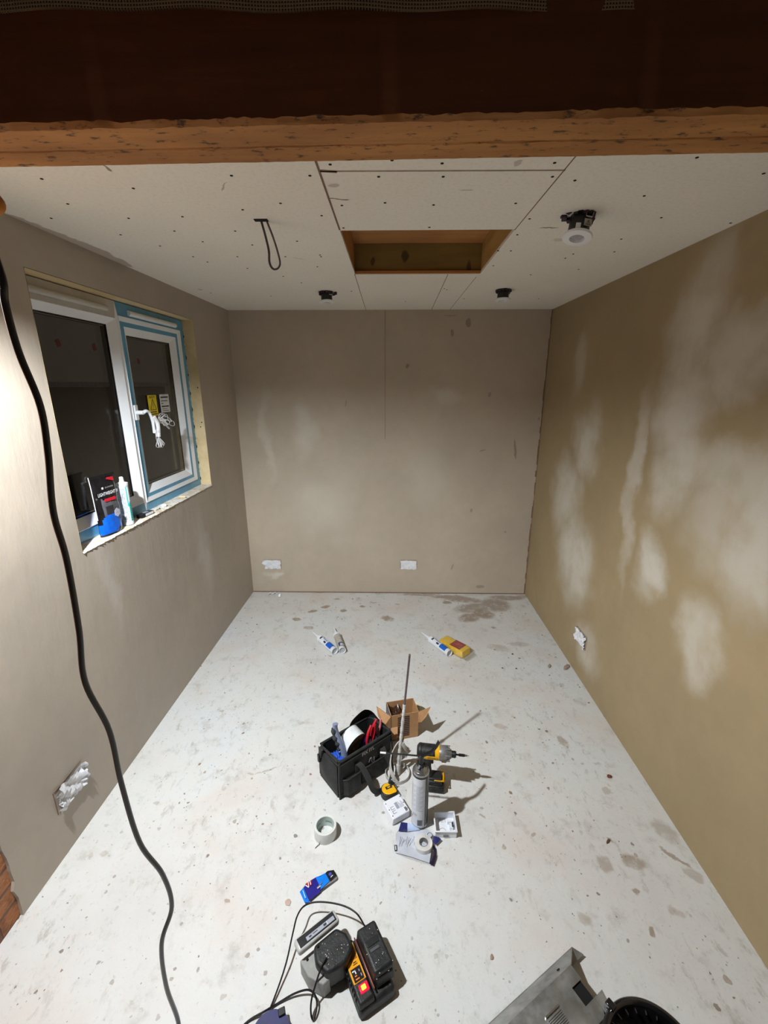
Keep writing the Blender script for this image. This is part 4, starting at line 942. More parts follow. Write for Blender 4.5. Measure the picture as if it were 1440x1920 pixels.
# ================================================================== FOAM CAN
cb0 = (.152, 1.402); cn = thing('foam_can', 'tall white and grey expanding foam can with black nozzle standing on the floor', 'aerosol can', (*cb0, .006), 0)
R = .0335; HH = .285
wl_ = mat('can label', (206, 208, 214), .35, mott=(20, .03)); blk = mat('can black stripe', (28, 30, 30), .25)
MB().lathe([(0, .003), (R-.004, 0), (R-.001, .002), (R+.0008, .005), (R, .009), (R, HH-.018), (R+.0008, HH-.014), (R-.001, HH-.008), (R-.004, HH-.004), (R-.006, HH-.006), (.024, HH-.001), (.016, HH+.010), (.010, HH+.014), (0, HH+.014)], mat('tin', (176, 178, 178), .28, .9), seg=48).build('can_body', cn)
def sleeve(mb, rr_, a0, a1, z0, z1, m_, n=24):
    vs = [(rr_*math.cos(a0+(a1-a0)*i/n), rr_*math.sin(a0+(a1-a0)*i/n), z_) for z_ in (z0, z1) for i in range(n+1)]
    mb.add(vs, [(i, i+1, n+2+i, n+1+i) for i in range(n)], m_)
mb = MB(); sleeve(mb, R+.0004, math.radians(105), math.radians(298), .010, HH-.028, wl_); sleeve(mb, R+.0004, math.radians(-62), math.radians(105), .010, HH-.028, blk); sleeve(mb, R+.0003, 0, 2*math.pi, HH-.028, HH-.016, blk)
sleeve(mb, R+.0007, math.radians(-64), math.radians(-60), .010, HH-.028, M_WHITE, 3); sleeve(mb, R+.0007, math.radians(-44), math.radians(-39), .010, HH-.028, mat('olive stripe', (120, 118, 100), .4), 3)
for k in range(21):
    z_ = .095+k*.0062
    for a in (186, 238): sleeve(mb, R+.0007, math.radians(a), math.radians(a+50-8*((k*7) % 4)), z_, z_+.0012, M_INKG, 6)
for k in range(12): sleeve(mb, R+.0008, math.radians(250+k*3), math.radians(251.6+k*3), .018, .048, M_INK, 2)
for a in (214, 226, 238): sleeve(mb, R+.0008, math.radians(a), math.radians(a+1.4), .062, .078, M_INK, 2); sleeve(mb, R+.0008, math.radians(a), math.radians(a+9), .070, .0712, M_INK, 3)
sleeve(mb, R+.0008, math.radians(200), math.radians(209), .05, .06, M_INKG, 3); mb.build('printed_label', cn)
vb = MB(); vb.lathe([(0, HH+.010), (.016, HH+.010), (.018, HH+.016), (.011, HH+.020), (.009, HH+.046), (.011, HH+.050), (.011, HH+.062), (0, HH+.064)], M_BLACK, seg=20)
for a in (0, 2.1, 4.2): vb.box((math.cos(a)*.016, math.sin(a)*.016, HH+.012), (.016, .008, .014), M_BLACK, e=(0, .5, a))
vb.build('valve', cn, .0008)
MB().ribbon([(-.008, 0, HH+.054), (.016, .006, HH+.058), (.040, .018, HH+.058), (.062, .042, HH+.062), (.076, .062, HH+.070)], [Vector((.004, -.012, 0))]*5, .007, M_BLACK).build('trigger_lever', cn)
tip = at(713, 1411, HH+.006+.052)-Vector((*cb0, .006)); st = Vector((0, 0, HH+.056))
MB().tube([st, st.lerp(tip, .5), st.lerp(tip, .86)], .0034, M_BLACK, 10).build('straw', cn); MB().tube([st.lerp(tip, .86), st.lerp(tip, .93), tip], .0036, M_WHITE, 10).build('straw_tip', cn)

# ================================================================== IMPACT DRIVER
dv = thing('impact_driver', 'yellow and black cordless impact driver standing on its battery behind the foam can', 'impact driver', (.238, 1.572, 0), -.12)
# local: x forward (chuck), z up
gry = mat('gearcase grey', (128, 126, 124), .4, .3, mott=(40, .2))
mb = MB(); mb.box((-.014, 0, .022), (.100, .072, .036), M_DUSTBLACK); mb.box((-.018, 0, .050), (.09, .066, .022), M_DUSTBLACK, top=(.85, .85)); mb.build('battery', dv, .006)
mb = MB(); mb.box((.036, .012, .038), (.004, .030, .022), M_YEL); mb.box((.0385, .012, .038), (.002, .018, .012), mat('amber label', (226, 130, 20), .4)); mb.build('battery_trim', dv, .002)
mb = MB(); mb.box((.012, .026, .064), (.044, .004, .006), M_YEL); mb.box((.012, -.024, .064), (.044, .004, .006), M_YEL); mb.box((.030, 0, .064), (.004, .05, .006), M_YEL); mb.build('yellow_edging', dv, .001); mb = MB(); mb.box((-.012, 0, .066), (.070, .050, .012), M_DUSTBLACK); mb.build('foot', dv, .004)
mb = MB(); hr = []
for z_, xc, a, b_ in ((.070, -.034, .022, .020), (.09, -.040, .018, .016), (.12, -.044, .018, .016), (.15, -.044, .020, .018), (.175, -.034, .026, .022)):
    hr.append([(xc+a*math.cos(t_), b_*math.sin(t_), z_) for t_ in [2*math.pi*k/16 for k in range(16)]])
mb.loft(hr, M_DUSTBLACK); mb.build('handle', dv)
MB().box((-.022, 0, .150), (.012, .014, .028), M_BLACK).build('trigger', dv, .003)
mb = MB(); Tm = TR((0, 0, .196), (0, math.pi/2, 0))
mb.lathe([(0, -.088), (.022, -.088), (.030, -.080), (.0315, -.05), (.0315, .004), (.030, .010), (0, .010)], M_YEL, Tm, 28); mb.build('motor_housing', dv)
mb = MB(); Tm2 = TR((0, 0, .197), (0, math.pi/2, 0)); mb.lathe([(0, -.091), (.020, -.091), (.0315, -.083), (.0330, -.076), (.0325, -.070), (.0318, -.068), (0, -.068)], M_DUSTBLACK, Tm2, 28)
mb.lathe([(.0300, -.072), (.0330, -.070), (.0330, -.012), (.0300, -.010)], M_DUSTBLACK, Tm @ Matrix.Rotation(math.radians(92), 4, 'Z'), 20, arc=math.radians(165))
mb.box((-.022, -.030, .210), (.012, .008, .018), M_BLACK, e=(.5, 0, 0))
mb.build('rear_cap', dv, .002)
MB().lathe([(0, .008), (.031, .008), (.033, .016), (.033, .036), (.028, .046), (.021, .056), (.017, .062), (0, .062)], gry, Tm, 28).build('gear_case', dv)
mb = MB()
for k in range(7): a = k*math.pi/3.5; mb.box((.045, .0305*math.cos(a), .196+.0305*math.sin(a)), (.02, .006, .006), gry, e=(a, 0, 0))
mb.build('cooling_ribs', dv, .001)
MB().lathe([(0, .060), (.0135, .060), (.0145, .066), (.0145, .078), (.011, .082), (0, .082)], M_BLACK, Tm, 20).build('chuck_collar', dv)
MB().lathe([(0, .08), (.004, .08), (.004, .092), (.0062, .094), (.0062, .118), (.004, .120), (0, .12)], mat('bit holder', (44, 34, 36), .35, .5), Tm, 12).build('bit_holder', dv)
MB().lathe([(0, .118), (.0045, .118), (.0045, .128), (.0016, .131), (.001, .138), (0, .138)], M_CHROME, Tm, 8).build('driver_bit', dv)
MB().box((.030, 0, .160), (.022, .020, .016), mat('tan clip', (176, 140, 92), .5)).build('belt_clip', dv, .002)
MB().text('DEWALT', .011, M_INK, TR((-.020, -.0322, .192), (math.pi/2, 0, 0))).build('lettering', dv, smooth=0)

# ================================================================== TAPE MEASURE, BACK BOXES, NAVY ROLL
q = at(728, 1484, .02); tm_ = thing('tape_measure', 'yellow and black tape measure lying on the floor beside the tool bag', 'tape measure', (q.x, q.y, 0), .45)
def dshape(s_): return [(s_*.034*math.cos(a), s_*.034*math.sin(a)) for a in [math.radians(k) for k in range(0, 271, 18)]]+[(s_*.030, -s_*.034), (s_*.036, -s_*.028)]
MB().prism(dshape(1), 0, .034, M_DUSTBLACK).build('case', tm_, .003); MB().prism(dshape(.86), .034, .0375, M_YEL).build('yellow_side', tm_, .002)
mb = MB(); mb.box((.004, .004, .0385), (.03, .014, .001), M_INK); mb.box((.004, .004, .0392), (.012, .006, .0005), M_YEL); mb.build('side_label', tm_); MB().box((.038, -.026, .01), (.006, .02, .004), M_CHROME).build('tape_hook', tm_)
MB().box((.025, .018, .030), (.024, .022, .018), M_BLACK, e=(0, 0, .4)).build('lock_button', tm_, .003)
mb = MB(); wp_ = mat('box white', (226, 228, 234), .4, mott=(20, .02))
q = at(742, 1511, .04); nb = thing('back_box', 'white single socket back box lying upside down, barcode up, left of the foam can', 'back box', (q.x, q.y, .006), e=(.10, -.06, -.92))
nb.rotation_euler = (.12, .02, .56)
mb = MB(); mb.box((0, 0, .019), (.086, .086, .036), wp_, top=(.97, .97)); mb.build('box_shell', nb, .003)
mb = MB(); z_ = .0374
for sx in (-1, 1):
    for sy in (-.8, 0, .8): mb.cyl((sx*.036, sy*.036, z_-.001), (sx*.036, sy*.036, z_+.0004), .0022, .0022, M_DARK, 10)
for ox in (-.014, .004):
    for (a, b_, c, d) in ((-.026, ox, -.012, ox+.001), (-.026, ox+.011, -.012, ox+.012), (-.027, ox, -.026, ox+.012)): mb.b2((a-.0004, b_-.01, z_), (c, d-.01, z_+.0005), M_INK)
for k in range(13): mb.b2((-.004+(k % 2)*.0, -.012+k*.0022, z_), (.010, -.0110+k*.0022, z_+.0005), M_INKG)
for k in range(5): mb.b2((.013+k*.004, -.014, z_), (.0145+k*.004, .014-(k % 3)*.006, z_+.0005), M_INKG)
mb.box((.030, -.028, z_), (.010, .018, .001), M_GREY); mb.build('printed_marks', nb, smooth=0)
q = at(750, 1520, .012); t = thing('navy_tape_roll', 'navy blue tape roll mostly hidden under the upturned white back box', 'tape roll', (q.x-.004, q.y-.006, 0), 0)
MB().lathe([(.018, .0), (.03, .0), (.03, .018), (.018, .018), (.018, 0)], M_NAVY, seg=32).build('tape', t)
q = at(836, 1546, .035); ob = thing('back_box', 'white single socket back box lying open side up right of the foam can', 'back box', ((.216+.3+.296+.21)/4, (1.42+1.424+1.332+1.331)/4+.004, 0), .01)
mb = MB(); S, t_, Hb = .085, .0025, .036
for lo, hi in (((-S/2, -S/2, 0), (S/2, -S/2+t_, Hb)), ((-S/2, S/2-t_, 0), (S/2, S/2, Hb)), ((-S/2, -S/2, 0), (-S/2+t_, S/2, Hb)), ((S/2-t_, -S/2, 0), (S/2, S/2, Hb)), ((-S/2, -S/2, 0), (S/2, S/2, t_))): mb.b2(lo, hi, wp_)
mb.build('box_shell', ob, .0008)
mb = MB()
for lo, hi in (((-S/2-.003, -S/2-.003, Hb-.004), (S/2+.003, -S/2+.001, Hb)), ((-S/2-.003, S/2-.001, Hb-.004), (S/2+.003, S/2+.003, Hb)), ((-S/2-.003, -S/2, Hb-.004), (-S/2+.001, S/2, Hb)), ((S/2-.001, -S/2, Hb-.004), (S/2+.003, S/2, Hb))): mb.b2(lo, hi, wp_)
mb.build('rim', ob, .0008)
mb = MB()
for x_ in (-.016, .0): mb.tube([(x_-.005, .02, .003), (x_-.005, .034, .003), (x_+.005, .034, .003), (x_+.005, .02, .003)], .0007, M_GREY, 4, 1)
mb.tube([(.004*0-.01+.014*math.cos(a), -.018+.014*math.sin(a), .003) for a in [k*.35 for k in range(9)]], .0006, M_GREY, 4, 2); mb.box((.026, -.002, .010), (.014, .022, .014), wp_); mb.box((.032, -.002, .020), (.006, .016, .008), M_INK); mb.box((.022, .018, .010), (.02, .012, .014), wp_)
mb.build('fixing_lugs', ob); MB().box((0, -S/2-.0015, .012), (.022, .002, .008), M_GREY).build('knockout', ob)

# ================================================================== PACKET WITH TAPE ROLL
pk = thing('tape_packet', 'clear packet with white tape roll and navy corners in front of the foam can', 'packet', (at(785, 1585).x, at(785, 1585).y, 0))
o0 = Vector(pk.location)
def loc(px, py, z_=0): q_ = at(px, py, z_)-o0; return (q_.x, q_.y, z_)
cardw = mat('packet card', (212, 216, 226), .35, mott=(30, .05))
def sheet(pxs, z_, m_, nm, par, jit=.002, thick=.0012, sd=1):
    r = random.Random(sd); top = [loc(x, y, z_+r.uniform(0, jit)) for x, y in pxs]; bot = [(a[0], a[1], a[2]-thick) for a in top]
    mb = MB(); c = Vector((sum(a[0] for a in top)/len(top), sum(a[1] for a in top)/len(top), z_+jit)); n = len(top)
    vs = [tuple(v) for v in top]+[tuple(v) for v in bot]+[tuple(c), (c.x, c.y, c.z-thick)]
    mb.add(vs, [(i, (i+1) % n, 2*n) for i in range(n)]+[(n+i, n+(i+1) % n, 2*n+1) for i in range(n)]+[(i, (i+1) % n, n+(i+1) % n, n+i) for i in range(n)], m_); return mb.build(nm, par, smooth=0)
sheet([(746, 1559), (772, 1558), (800, 1556), (815, 1566), (812, 1600), (808, 1619), (770, 1606), (741, 1598), (741, 1585)], .004, cardw, 'backing_card', pk, .003)
sheet([(752, 1541), (764, 1543), (763, 1559), (747, 1558)], .012, M_NAVY, 'navy_corner', pk, .001, sd=4)
sheet([(764, 1543), (776, 1545), (788, 1556), (764, 1559)], .011, mat('pale blue card', (170, 186, 216), .4), 'blue_corner', pk, .001, sd=5)
sheet([(813, 1567), (823, 1570), (827, 1573), (817, 1583), (811, 1577)], .014, M_NAVY, 'navy_corner', pk, .003, sd=6)
sheet([(811, 1582), (817, 1590), (818, 1606), (813, 1623), (805, 1619), (808, 1600)], .008, mat('dark maroon navy', (34, 26, 52), .3), 'navy_edge', pk, .004, sd=7)
c = loc(794, 1583, .014); rw_ = mat('white insulation tape', (226, 224, 220), .4)
MB(TR((c[0], c[1], .006), (0, 0, 0))).lathe([(.0165, 0), (.035, 0), (.035, .019), (.0165, .019), (.0165, 0)], rw_, seg=48).build('tape', pk)
MB(TR((c[0], c[1], .006), (0, 0, 0))).lathe([(.0163, -.001), (.0178, -.001), (.0178, .0202), (.0163, .0202), (.0163, -.001)], mat('grey core', (128, 122, 120), .6), seg=40).build('core', pk)
mb = MB()
for k in range(12): a = loc(751+k*3.2, 1568+((k*5) % 4)*2, .0082); b2_ = loc(748+k*3.2-((k*5) % 4), 1588-((k*3) % 5)*2, .0082); mb.tube([a, (Vector(a)+Vector(b2_))/2, b2_], .0006, M_INKG, 4, 1)
a = loc(742, 1590, .0085); mb.box(a, (.010, .024, .001), M_INK, e=(0, 0, .05)); mb.box((a[0], a[1], a[2]+.0008), (.003, .016, .0006), M_WHITE, e=(0, 0, .05)); mb.build('printed_text', pk, smooth=0)
mb = MB(TR(loc(806, 1566, .016), (0, 0, 0))); mb.lathe([(.0, 0), (.011, 0), (.011, .0008), (0, .0008)], M_NAVY, seg=24); mb.lathe([(.0, .0009), (.0085, .0009), (.0085, .0012), (0, .0012)], cardw, seg=24); mb.build('round_emblem', pk)
clf = film('clear film', .16)
mb = MB(); out = [(741, 1584), (742, 1562), (752, 1552), (800, 1553), (824, 1569), (815, 1590), (820, 1606), (811, 1624), (770, 1612), (743, 1601)]
bt = [Vector(loc(x, y, .002)) for x, y in out]; cc = Vector((c[0]-.01, c[1], .0275))
mb.loft([bt, [q_.lerp(cc, .25)+Vector((0, 0, .010)) for q_ in bt], [Vector((q_.lerp(cc, .45).x, q_.lerp(cc, .45).y, .0285)) for q_ in bt]], clf, False, True); mb.build('clear_bag', pk, smooth=15)

# ================================================================== WHITE DUCT TAPE ROLL
q = at(611, 1556, .025); t = thing('tape_roll', 'wide white tape roll standing on the floor left of the foam can and back boxes', 'tape roll', (-.235, 1.345, 0), .3)
MB().lathe([(.037, .0), (.045, .0), (.0455, .0015), (.0455, .0485), (.045, .05), (.037, .05), (.037, 0)], mat('white cloth tape', (214, 214, 210), .5, mott=(30, .05), bump=(60, .15)), seg=56).build('tape', t)
MB().lathe([(.0352, .0005), (.0372, .0005), (.0372, .0495), (.0352, .0495), (.0352, .0005)], mat('pale green core', (184, 196, 190), .5), seg=56).build('core', t)
mb = MB()
for a0 in (.6, 2.0, 3.4): sleeve(mb, .0350, a0, a0+.8, .022, .028, mat('green print', (110, 140, 130), .6), 8)
mb.build('core_print', t); MB().ribbon([(-.030, -.034, .012), (-.040, -.040, .006), (-.050, -.046, .001)], Vector((.002, -.003, .008)), .0008, MATS['white cloth tape']).build('tape_end', t)

# ================================================================== BLUE PACKAGING SCRAP
q = at(596, 1660); bp_ = thing('blue_package', 'torn blue and purple card package lying on the floor near the charger', 'package', (q.x, q.y, 0)); o0 = Vector(bp_.location)
b_c = mat('azure card', (0, 120, 224), .35); p_c = mat('purple navy card', (34, 24, 130), .35)
sheet([(562, 1672), (569, 1664), (580, 1691), (571, 1692)], .010, b_c, 'blue_end', bp_, .001, sd=2)
sheet([(569, 1664), (577, 1654), (592, 1645), (601, 1665), (601, 1671), (580, 1689)], .011, p_c, 'purple_panel', bp_, .001, sd=3)
sheet([(592, 1645), (610, 1637), (618, 1652), (602, 1667)], .012, b_c, 'blue_panel', bp_, .001, sd=4)
sheet([(610, 1637), (614, 1633), (626, 1631), (631, 1641), (619, 1652)], .013, mat('black card', (26, 24, 30), .3), 'black_end', bp_, .001, sd=5)
mb = MB(); pr = [loc(x, y, 0) for x, y in ((571, 1693), (600, 1674), (632, 1651), (633, 1646), (602, 1667), (580, 1690))]; mb.loft([pr, [(a[0], a[1]-.0, .009) for a in pr]], mat('grey inner card', (128, 122, 122), .6)); mb.build('card_side', bp_, smooth=0)
mb = MB()
for a, b2_, m_ in (((573, 1660), (579, 1664), M_WHITE), ((579, 1664), (578, 1654), M_WHITE), ((583, 1659), (581, 1652), M_WHITE), ((596, 1643), (603, 1640), M_WHITE), ((568, 1670), (573, 1684), mat('pale print', (180, 220, 250), .5)), ((594, 1665), (604, 1655), MATS['grey inner card']), ((595, 1666), (601, 1661), M_WHITE), ((620, 1645), (624, 1641), M_WHITE)):
    a, b2_ = Vector(loc(*a, .0148)), Vector(loc(*b2_, .0148)); mb.tube([a, (a+b2_)/2, b2_], .0016, m_, 6, 1)
mb.build('printed_marks', bp_); mb = MB(TR(loc(619, 1639, .0150))); mb.lathe([(0, 0), (.006, 0), (.006, .0006), (0, .0006)], mat('violet print', (70, 70, 170), .4), seg=20); mb.build('round_badge', bp_)
sheet([(572, 1658), (577, 1654), (585, 1650), (585, 1658), (580, 1663)], .0135, mat('dark red print', (140, 20, 50), .4), 'red_panel', bp_, .0003, .0004, sd=8)

# ================================================================== CHARGER WITH BATTERY
chg = thing('battery_charger', 'black and yellow battery charger with red light on, lying on the floor', 'battery charger', (-.045, .905, 0), .42)
# local y: far, x: right ; strip from (-.127,.933) to (-.07,.85)
chg.rotation_euler = (0, 0, .52)
mb = MB(); mb.box((0, -.004, .020), (.125, .175, .040), M_DUSTBLACK, top=(.93, .95)); mb.build('charger_base', chg, .010)
mb = MB(); mb.box((-.034, -.004, .048), (.052, .165, .022), M_DUSTBLACK, top=(.9, .94)); mb.build('charger_housing', chg, .006)
yl = mat('charger yellow label', (236, 160, 20), .35)
mb = MB(); mb.box((-.034, .014, .0600), (.040, .098, .0016), yl); mb.build('yellow_label', chg, .0006)
mb = MB(); dkl = mat('label black', (34, 24, 26), .3); mb.box((-.034, -.016, .0612), (.031, .034, .0006), dkl); mb.box((-.030, .038, .0612), (.024, .035, .0006), mat('amber print', (150, 84, 10), .4))
for x_, y_, a, b2_, m_ in ((-.042, -.006, .010, .003, M_WHITE), (-.038, -.010, .003, .009, M_WHITE), (-.040, -.019, .007, .0026, mat('orange print', (236, 130, 50), .4)), (-.038, -.027, .012, .003, MATS['orange print']), (-.026, -.010, .003, .006, M_INKG), (-.024, -.022, .003, .008, M_INKG), (-.03, .013, .010, .002, dkl), (-.03, .008, .014, .0015, dkl)):
    mb.box((x_, y_, .0618), (a, b2_, .0005), m_)
mb.build('label_print', chg, smooth=0)
mb = MB(); mb.box((-.030, -.052, .0585), (.028, .022, .006), mat('red lens', (200, 10, 40), .3, emit=1.5)); mb.build('indicator_lens', chg, .002)
mb = MB(); mb.box((-.031, -.052, .0622), (.013, .011, .003), mat('lit orange led', (255, 160, 20), .3, emit=9)); mb.build('indicator_led', chg, .001)
mb = MB()
for k in range(9): mb.box((-.0615, -.06+k*.012, .05), (.003, .005, .016), M_BLACK)
mb.build('vent_ribs', chg); MB().box((-.0045, .0, .060), (.004, .14, .006), mat('copper rail', (150, 92, 82), .3, .5)).build('battery_rail', chg, .001)
t = thing('battery_pack', 'dusty black battery pack slid into the right side of the charger', 'battery pack', (0, 0, 0)); t.matrix_world = TR((-.045, .905, 0), (0, 0, .52)) @ TR((.035, .004, .0415))
mb = MB(); mb.box((0, 0, .0275), (.072, .135, .055), M_DUSTBLACK, top=(.9, .94)); mb.build('pack_body', t, .008)
mb = MB(); mb.box((0, -.064, .018), (.062, .016, .034), M_DUSTBLACK, top=(.9, .6)); mb.build('release_latch', t, .004)
mb = MB(); mb.box((-.002, .012, .056), (.040, .018, .002), M_BLACK); mb.box((-.004, -.008, .056), (.030, .008, .002), mat('faded grey mark', (70, 72, 76), .6)); mb.build('moulded_panel', t, .0006)
mb = MB(); dst = mat('plaster dust', (196, 190, 184), .9)
for k in range(16): a = rnd.uniform(-.034, .034); mb.sphere((a, rnd.uniform(-.066, -.05) if k % 2 else rnd.uniform(-.05, .05), .0545 if k % 2 == 0 else rnd.uniform(.03, .054)), (rnd.uniform(.001, .0025), rnd.uniform(.001, .002), .0008), dst, 6)
mb.build('dust_specks', t)
# second lamp standing on its edge beside the charger
lm = thing('portable_lamp', 'black and white portable lamp standing on its edge left of the charger', 'portable lamp', (-.195, .957, 0), .66)
whb = mat('scuffed white bezel', (196, 196, 194), .4, mott=(30, .15)); lgr = mat('light grey bracket', (150, 150, 146), .5)
mb = MB(); mb.box((-.004, .005, .092), (.145, .040, .026), whb); mb.build('bezel', lm, .008, seg=3)
mb = MB(); mb.box((-.004, .005, .1052), (.128, .028, .003), M_BLACK); mb.build('black_inset', lm, .001)
mb = MB(); mb.box((.006, .000, .1072), (.098, .012, .001), mat('silver rating label', (160, 164, 176), .4)); mb.box((.022, 0, .1079), (.010, .006, .0004), M_INK); mb.box((-.012, .001, .1079), (.016, .002, .0004), M_INK); mb.box((-.03, .0, .1079), (.008, .004, .0004), M_INK); mb.box((.030, 0, .1079), (.0008, .012, .0004), M_WHITE); mb.build('rating_label', lm, smooth=0)
mb = MB(); mb.prism([(-.03, -.018), (.052, -.018), (.072, -.05), (.070, -.095), (.03, -.115), (-.028, -.105), (-.045, -.06)], .018, .092, M_DUSTBLACK); mb.build('lamp_body', lm, .010, seg=3)
mb = MB(); mb.prism([(-.075, -.012), (-.022, -.012), (-.020, -.105), (-.045, -.105), (-.072, -.06)], .002, .062, lgr); mb.build('grey_bracket', lm, .003)
mb = MB(); mb.sphere((-.055, -.024, .063), .004, M_DARK); mb.sphere((-.02, -.03, .094), .004, M_DARK); mb.build('bracket_bolt', lm)
mb = MB()
for k in range(20): mb.sphere((rnd.uniform(-.02, .06), rnd.uniform(-.095, -.03), .092), (rnd.uniform(.0006, .002), rnd.uniform(.0006, .002), .0006), dst, 6)
mb.build('dust_specks', lm)
# thin cables
th_ = mat('thin black cable', (24, 20, 22), .35)
mb = MB(); mb.tube([at(684, 1737, .055), at(668, 1712, .075), at(640, 1697, .07), at(600, 1691, .06), at(573, 1697, .055), at(558, 1716, .07), at(549, 1750, .05), at(538, 1800, .03), at(524, 1845, .015), at(505, 1895, .006), at(490, 1930, .004), at(470, 1990, .004)], .0027, th_, 8)
tag(mb.build('charger_cable'), 'thin black cable arching from the charger and down to the bottom edge', 'cable')
mb = MB(); mb.tube([at(612, 1795, .10), at(602, 1815, .09), at(592, 1845, .06), at(584, 1875, .035), at(583, 1900, .015), at(587, 1912, .006), at(592, 1900, .012), at(594, 1878, .02), at(588, 1862, .025), at(575, 1856, .022), at(550, 1864, .012), at(520, 1882, .004), at(495, 1897, .010), at(465, 1915, .004), at(430, 1950, .004)], .0028, th_, 8)
tag(mb.build('lamp_cable'), 'thin black cable looping from the portable lamp toward the bottom left', 'cable')
q = at(508, 1946, .02); t = thing('navy_roll', 'navy blue plastic roll cut off by the bottom edge of the picture', 'roll', (q.x, q.y, 0))
MB().lathe([(.02, .0), (.052, .0), (.056, .006), (.056, .026), (.052, .032), (.02, .032), (.02, 0)], M_NAVY, seg=40).build('roll_body', t); MB().box((.02, .046, .033), (.02, .018, .012), M_BLACK, e=(0, 0, .4)).build('black_clip', t, .002)

# ================================================================== METAL CHANNEL AND BLACK BUCKET
def galv():
    n = Nd('galvanised steel'); b = n.b; b.inputs['Metallic'].default_value = .75
    c = n.ramp(n.noise(9, 6).outputs[0], [(.35, (126, 126, 124)), (.65, (176, 176, 174))]); n.l(c, b.inputs['Base Color']); n.l(n.mr(n.noise(30, 5).outputs[0], .3, .7, .3, .55), b.inputs['Roughness']); return n.m
MGV = galv(); zc = .085
e0, e1 = at(1070, 1808, zc), at(1150, 1872, zc); far = at(952, 1920, zc)
ax = (e0-far); ax.z = 0; ax.normalize(); ang = math.atan2(ax.y, ax.x)
mc = thing('metal_channel', 'galvanised steel channel with notched end lying at the bottom right', 'steel channel', (e0.x, e0.y, 0), ang)
# local x along axis (end at 0, goes to -x); web spans y 0..-w
wd = .125; mb = MB(); th = .0022
mb.prism([(0, 0), (0, -.038), (-.042, -.038), (-.042, -.083), (-.006, -.083), (-.006, -wd+.012), (-.016, -wd), (-.62, -wd), (-.62, 0)], zc-th, zc, MGV); mb.build('web', mc, .0006)
MCI = TR((e0.x, e0.y, 0), (0, 0, ang)).inverted(); fp = MCI @ at(1072, 1776, .012); lp_ = MCI @ at(1094, 1790, .012)
mb = MB(); mb.loft([[(.0, 0, zc), tuple(fp), (-.62, fp.y, fp.z), (-.62, 0, zc)], [(.0, -.003, zc-.001), (fp.x, fp.y-.003, fp.z), (-.62, fp.y-.003, fp.z), (-.62, -.003, zc-.001)]], MGV); mb.build('side_flange', mc)
mb = MB(); mb.loft([[tuple(fp), tuple(lp_), (-.62, lp_.y, lp_.z), (-.62, fp.y, fp.z)], [(fp.x, fp.y, fp.z+.002), (lp_.x, lp_.y, lp_.z+.002), (-.62, lp_.y, lp_.z+.002), (-.62, fp.y, fp.z+.002)]], MGV); mb.build('return_lip', mc)
MB().loft([[(-.004, -.002, zc-.006), (-.004, fp.y-.006, .003), (-.004, -.118, .003), (-.004, -.118, zc-.008)], [(-.30, -.002, zc-.006), (-.30, fp.y-.006, .003), (-.30, -.118, .003), (-.30, -.118, zc-.008)]], mat('black shade block', (12, 10, 10), .9)).build('shade_block', mc)  # added block, its black stands in for the shade inside the channel
mb = MB(); mb.loft([[(.03, -.083, zc-.0), (.018, -wd, zc-.004), (.0, -wd, zc-.055), (.03, -.083, zc-.05)], [(.028, -.083, zc), (.016, -wd, zc-.004), (-.002, -wd, zc-.055), (.028, -.083, zc-.05)]], MGV)
mb.loft([[(-.006, -.083, zc), (.03, -.083, zc), (.018, -wd, zc-.002), (-.006, -wd, zc)], [(-.006, -.083, zc-.002), (.03, -.083, zc-.002), (.018, -wd, zc-.004), (-.006, -wd, zc-.002)]], MGV); mb.build('bent_tab', mc)
mb = MB(); mb.b2((-.62, -wd, zc-.055), (-.016, -wd+.002, zc), MGV); mb.build('side_flange', mc, .0006)
mb = MB()
for k in range(7): mb.box((-.135-k*.0001, -.052-k*.0045, zc+.001), (.05, .0022, .003), MGV)
mb.box((-.135, -.044, zc+.002), (.052, .004, .006), M_CHROME); mb.build('pressed_ribs', mc)
bh = Vector((-.03, fp.y*.35, zc+(fp.z-zc)*.35)); MB().cyl(bh, bh+Vector((0, .002, .001)), .005, .005, M_DARK, 12).build('bolt_hole', mc)
gb = mat('glossy black plastic', (20, 20, 22), .12, mott=(20, .3), coat=.6)
q = at(1240, 1992, .10); t = thing('black_bucket', 'glossy black round bucket rim at the bottom right beside the metal channel', 'bucket', (q.x-.01, q.y, 0))
RB = .118
mb = MB(); mb.lathe([(0, .003), (.088, .0), (.091, .002), (RB-.006, .092), (RB-.010, .092), (.087, .006), (0, .006)], gb, seg=64); mb.build('bucket_wall', t)
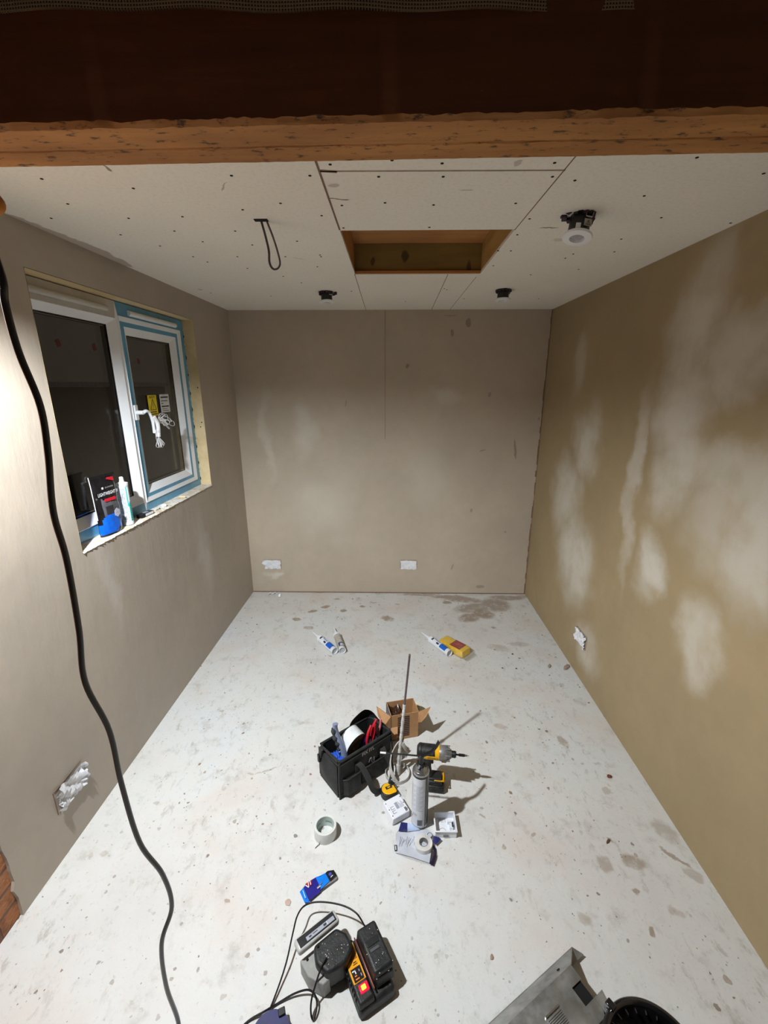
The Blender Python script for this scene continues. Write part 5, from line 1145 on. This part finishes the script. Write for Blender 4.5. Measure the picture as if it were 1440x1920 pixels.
mb = MB(); mb.lathe([(RB+.010*math.cos(a), .095+.009*math.sin(a)) for a in [k*math.pi/6 for k in range(13)]], gb, seg=64); mb.build('rolled_rim', t)
mb = MB()
for k in range(24): a = k*math.pi/12; mb.box((math.cos(a)*(RB-.016), math.sin(a)*(RB-.016), .085), (.014, .003, .012), gb, e=(0, 0, a))
mb.build('rim_ribs', t); MB().box((-.070, .104, .098), (.020, .024, .026), gb, e=(0, 0, .6)).build('handle_lug', t, .003)

# details that belong to a part become its children
def sub(root, parent, *names):
    kids = list(root.children); base = lambda o: o.name.split('.')[0]
    p_ = next((k for k in kids if base(k) == parent), None)
    for k in kids:
        if p_ and k is not p_ and base(k) in names: k.parent = p_
for o in list(COL.objects):
    if o.parent or o.type != 'EMPTY': continue
    b = o.name.split('.')[0]
    if b == 'downlight': sub(o, 'bezel', 'lens'); sub(o, 'body', 'spring_clip', 'warning_label', 'torn_label', 'fire_collar')
    if b == 'impact_driver': sub(o, 'battery', 'battery_trim', 'yellow_edging', 'foot'); sub(o, 'gear_case', 'cooling_ribs'); sub(o, 'bit_holder', 'driver_bit'); sub(o, 'motor_housing', 'lettering', 'rear_cap')
    if b == 'battery_charger': sub(o, 'charger_housing', 'yellow_label', 'indicator_lens', 'vent_ribs', 'battery_rail')
    if b == 'foam_can': sub(o, 'straw', 'straw_tip'); sub(o, 'can_body', 'printed_label')
    if b == 'tool_bag': sub(o, 'bag_body', 'lettering', 'rim_piping'); sub(o, 'end_panel', 'strap_buckle'); sub(o, 'carry_handle', 'metal_hook')
    if b == 'window_1': sub(o, 'casement', 'window_handle'); sub(o, 'pane', 'warning_sticker', 'label_sticker')
    if b == 'sealant_tube': sub(o, 'cartridge', 'label_wrap', 'plunger')
    if b == 'filler_pouch': sub(o, 'pouch_body', 'lettering', 'red_badge', 'red_flash', 'silver_badge', 'sealed_edge')
    if b == 'portable_lamp': sub(o, 'bezel', 'black_inset', 'rating_label'); sub(o, 'grey_bracket', 'bracket_bolt')
    if b == 'plastic_tape_roll': sub(o, 'tape', 'tape_side')
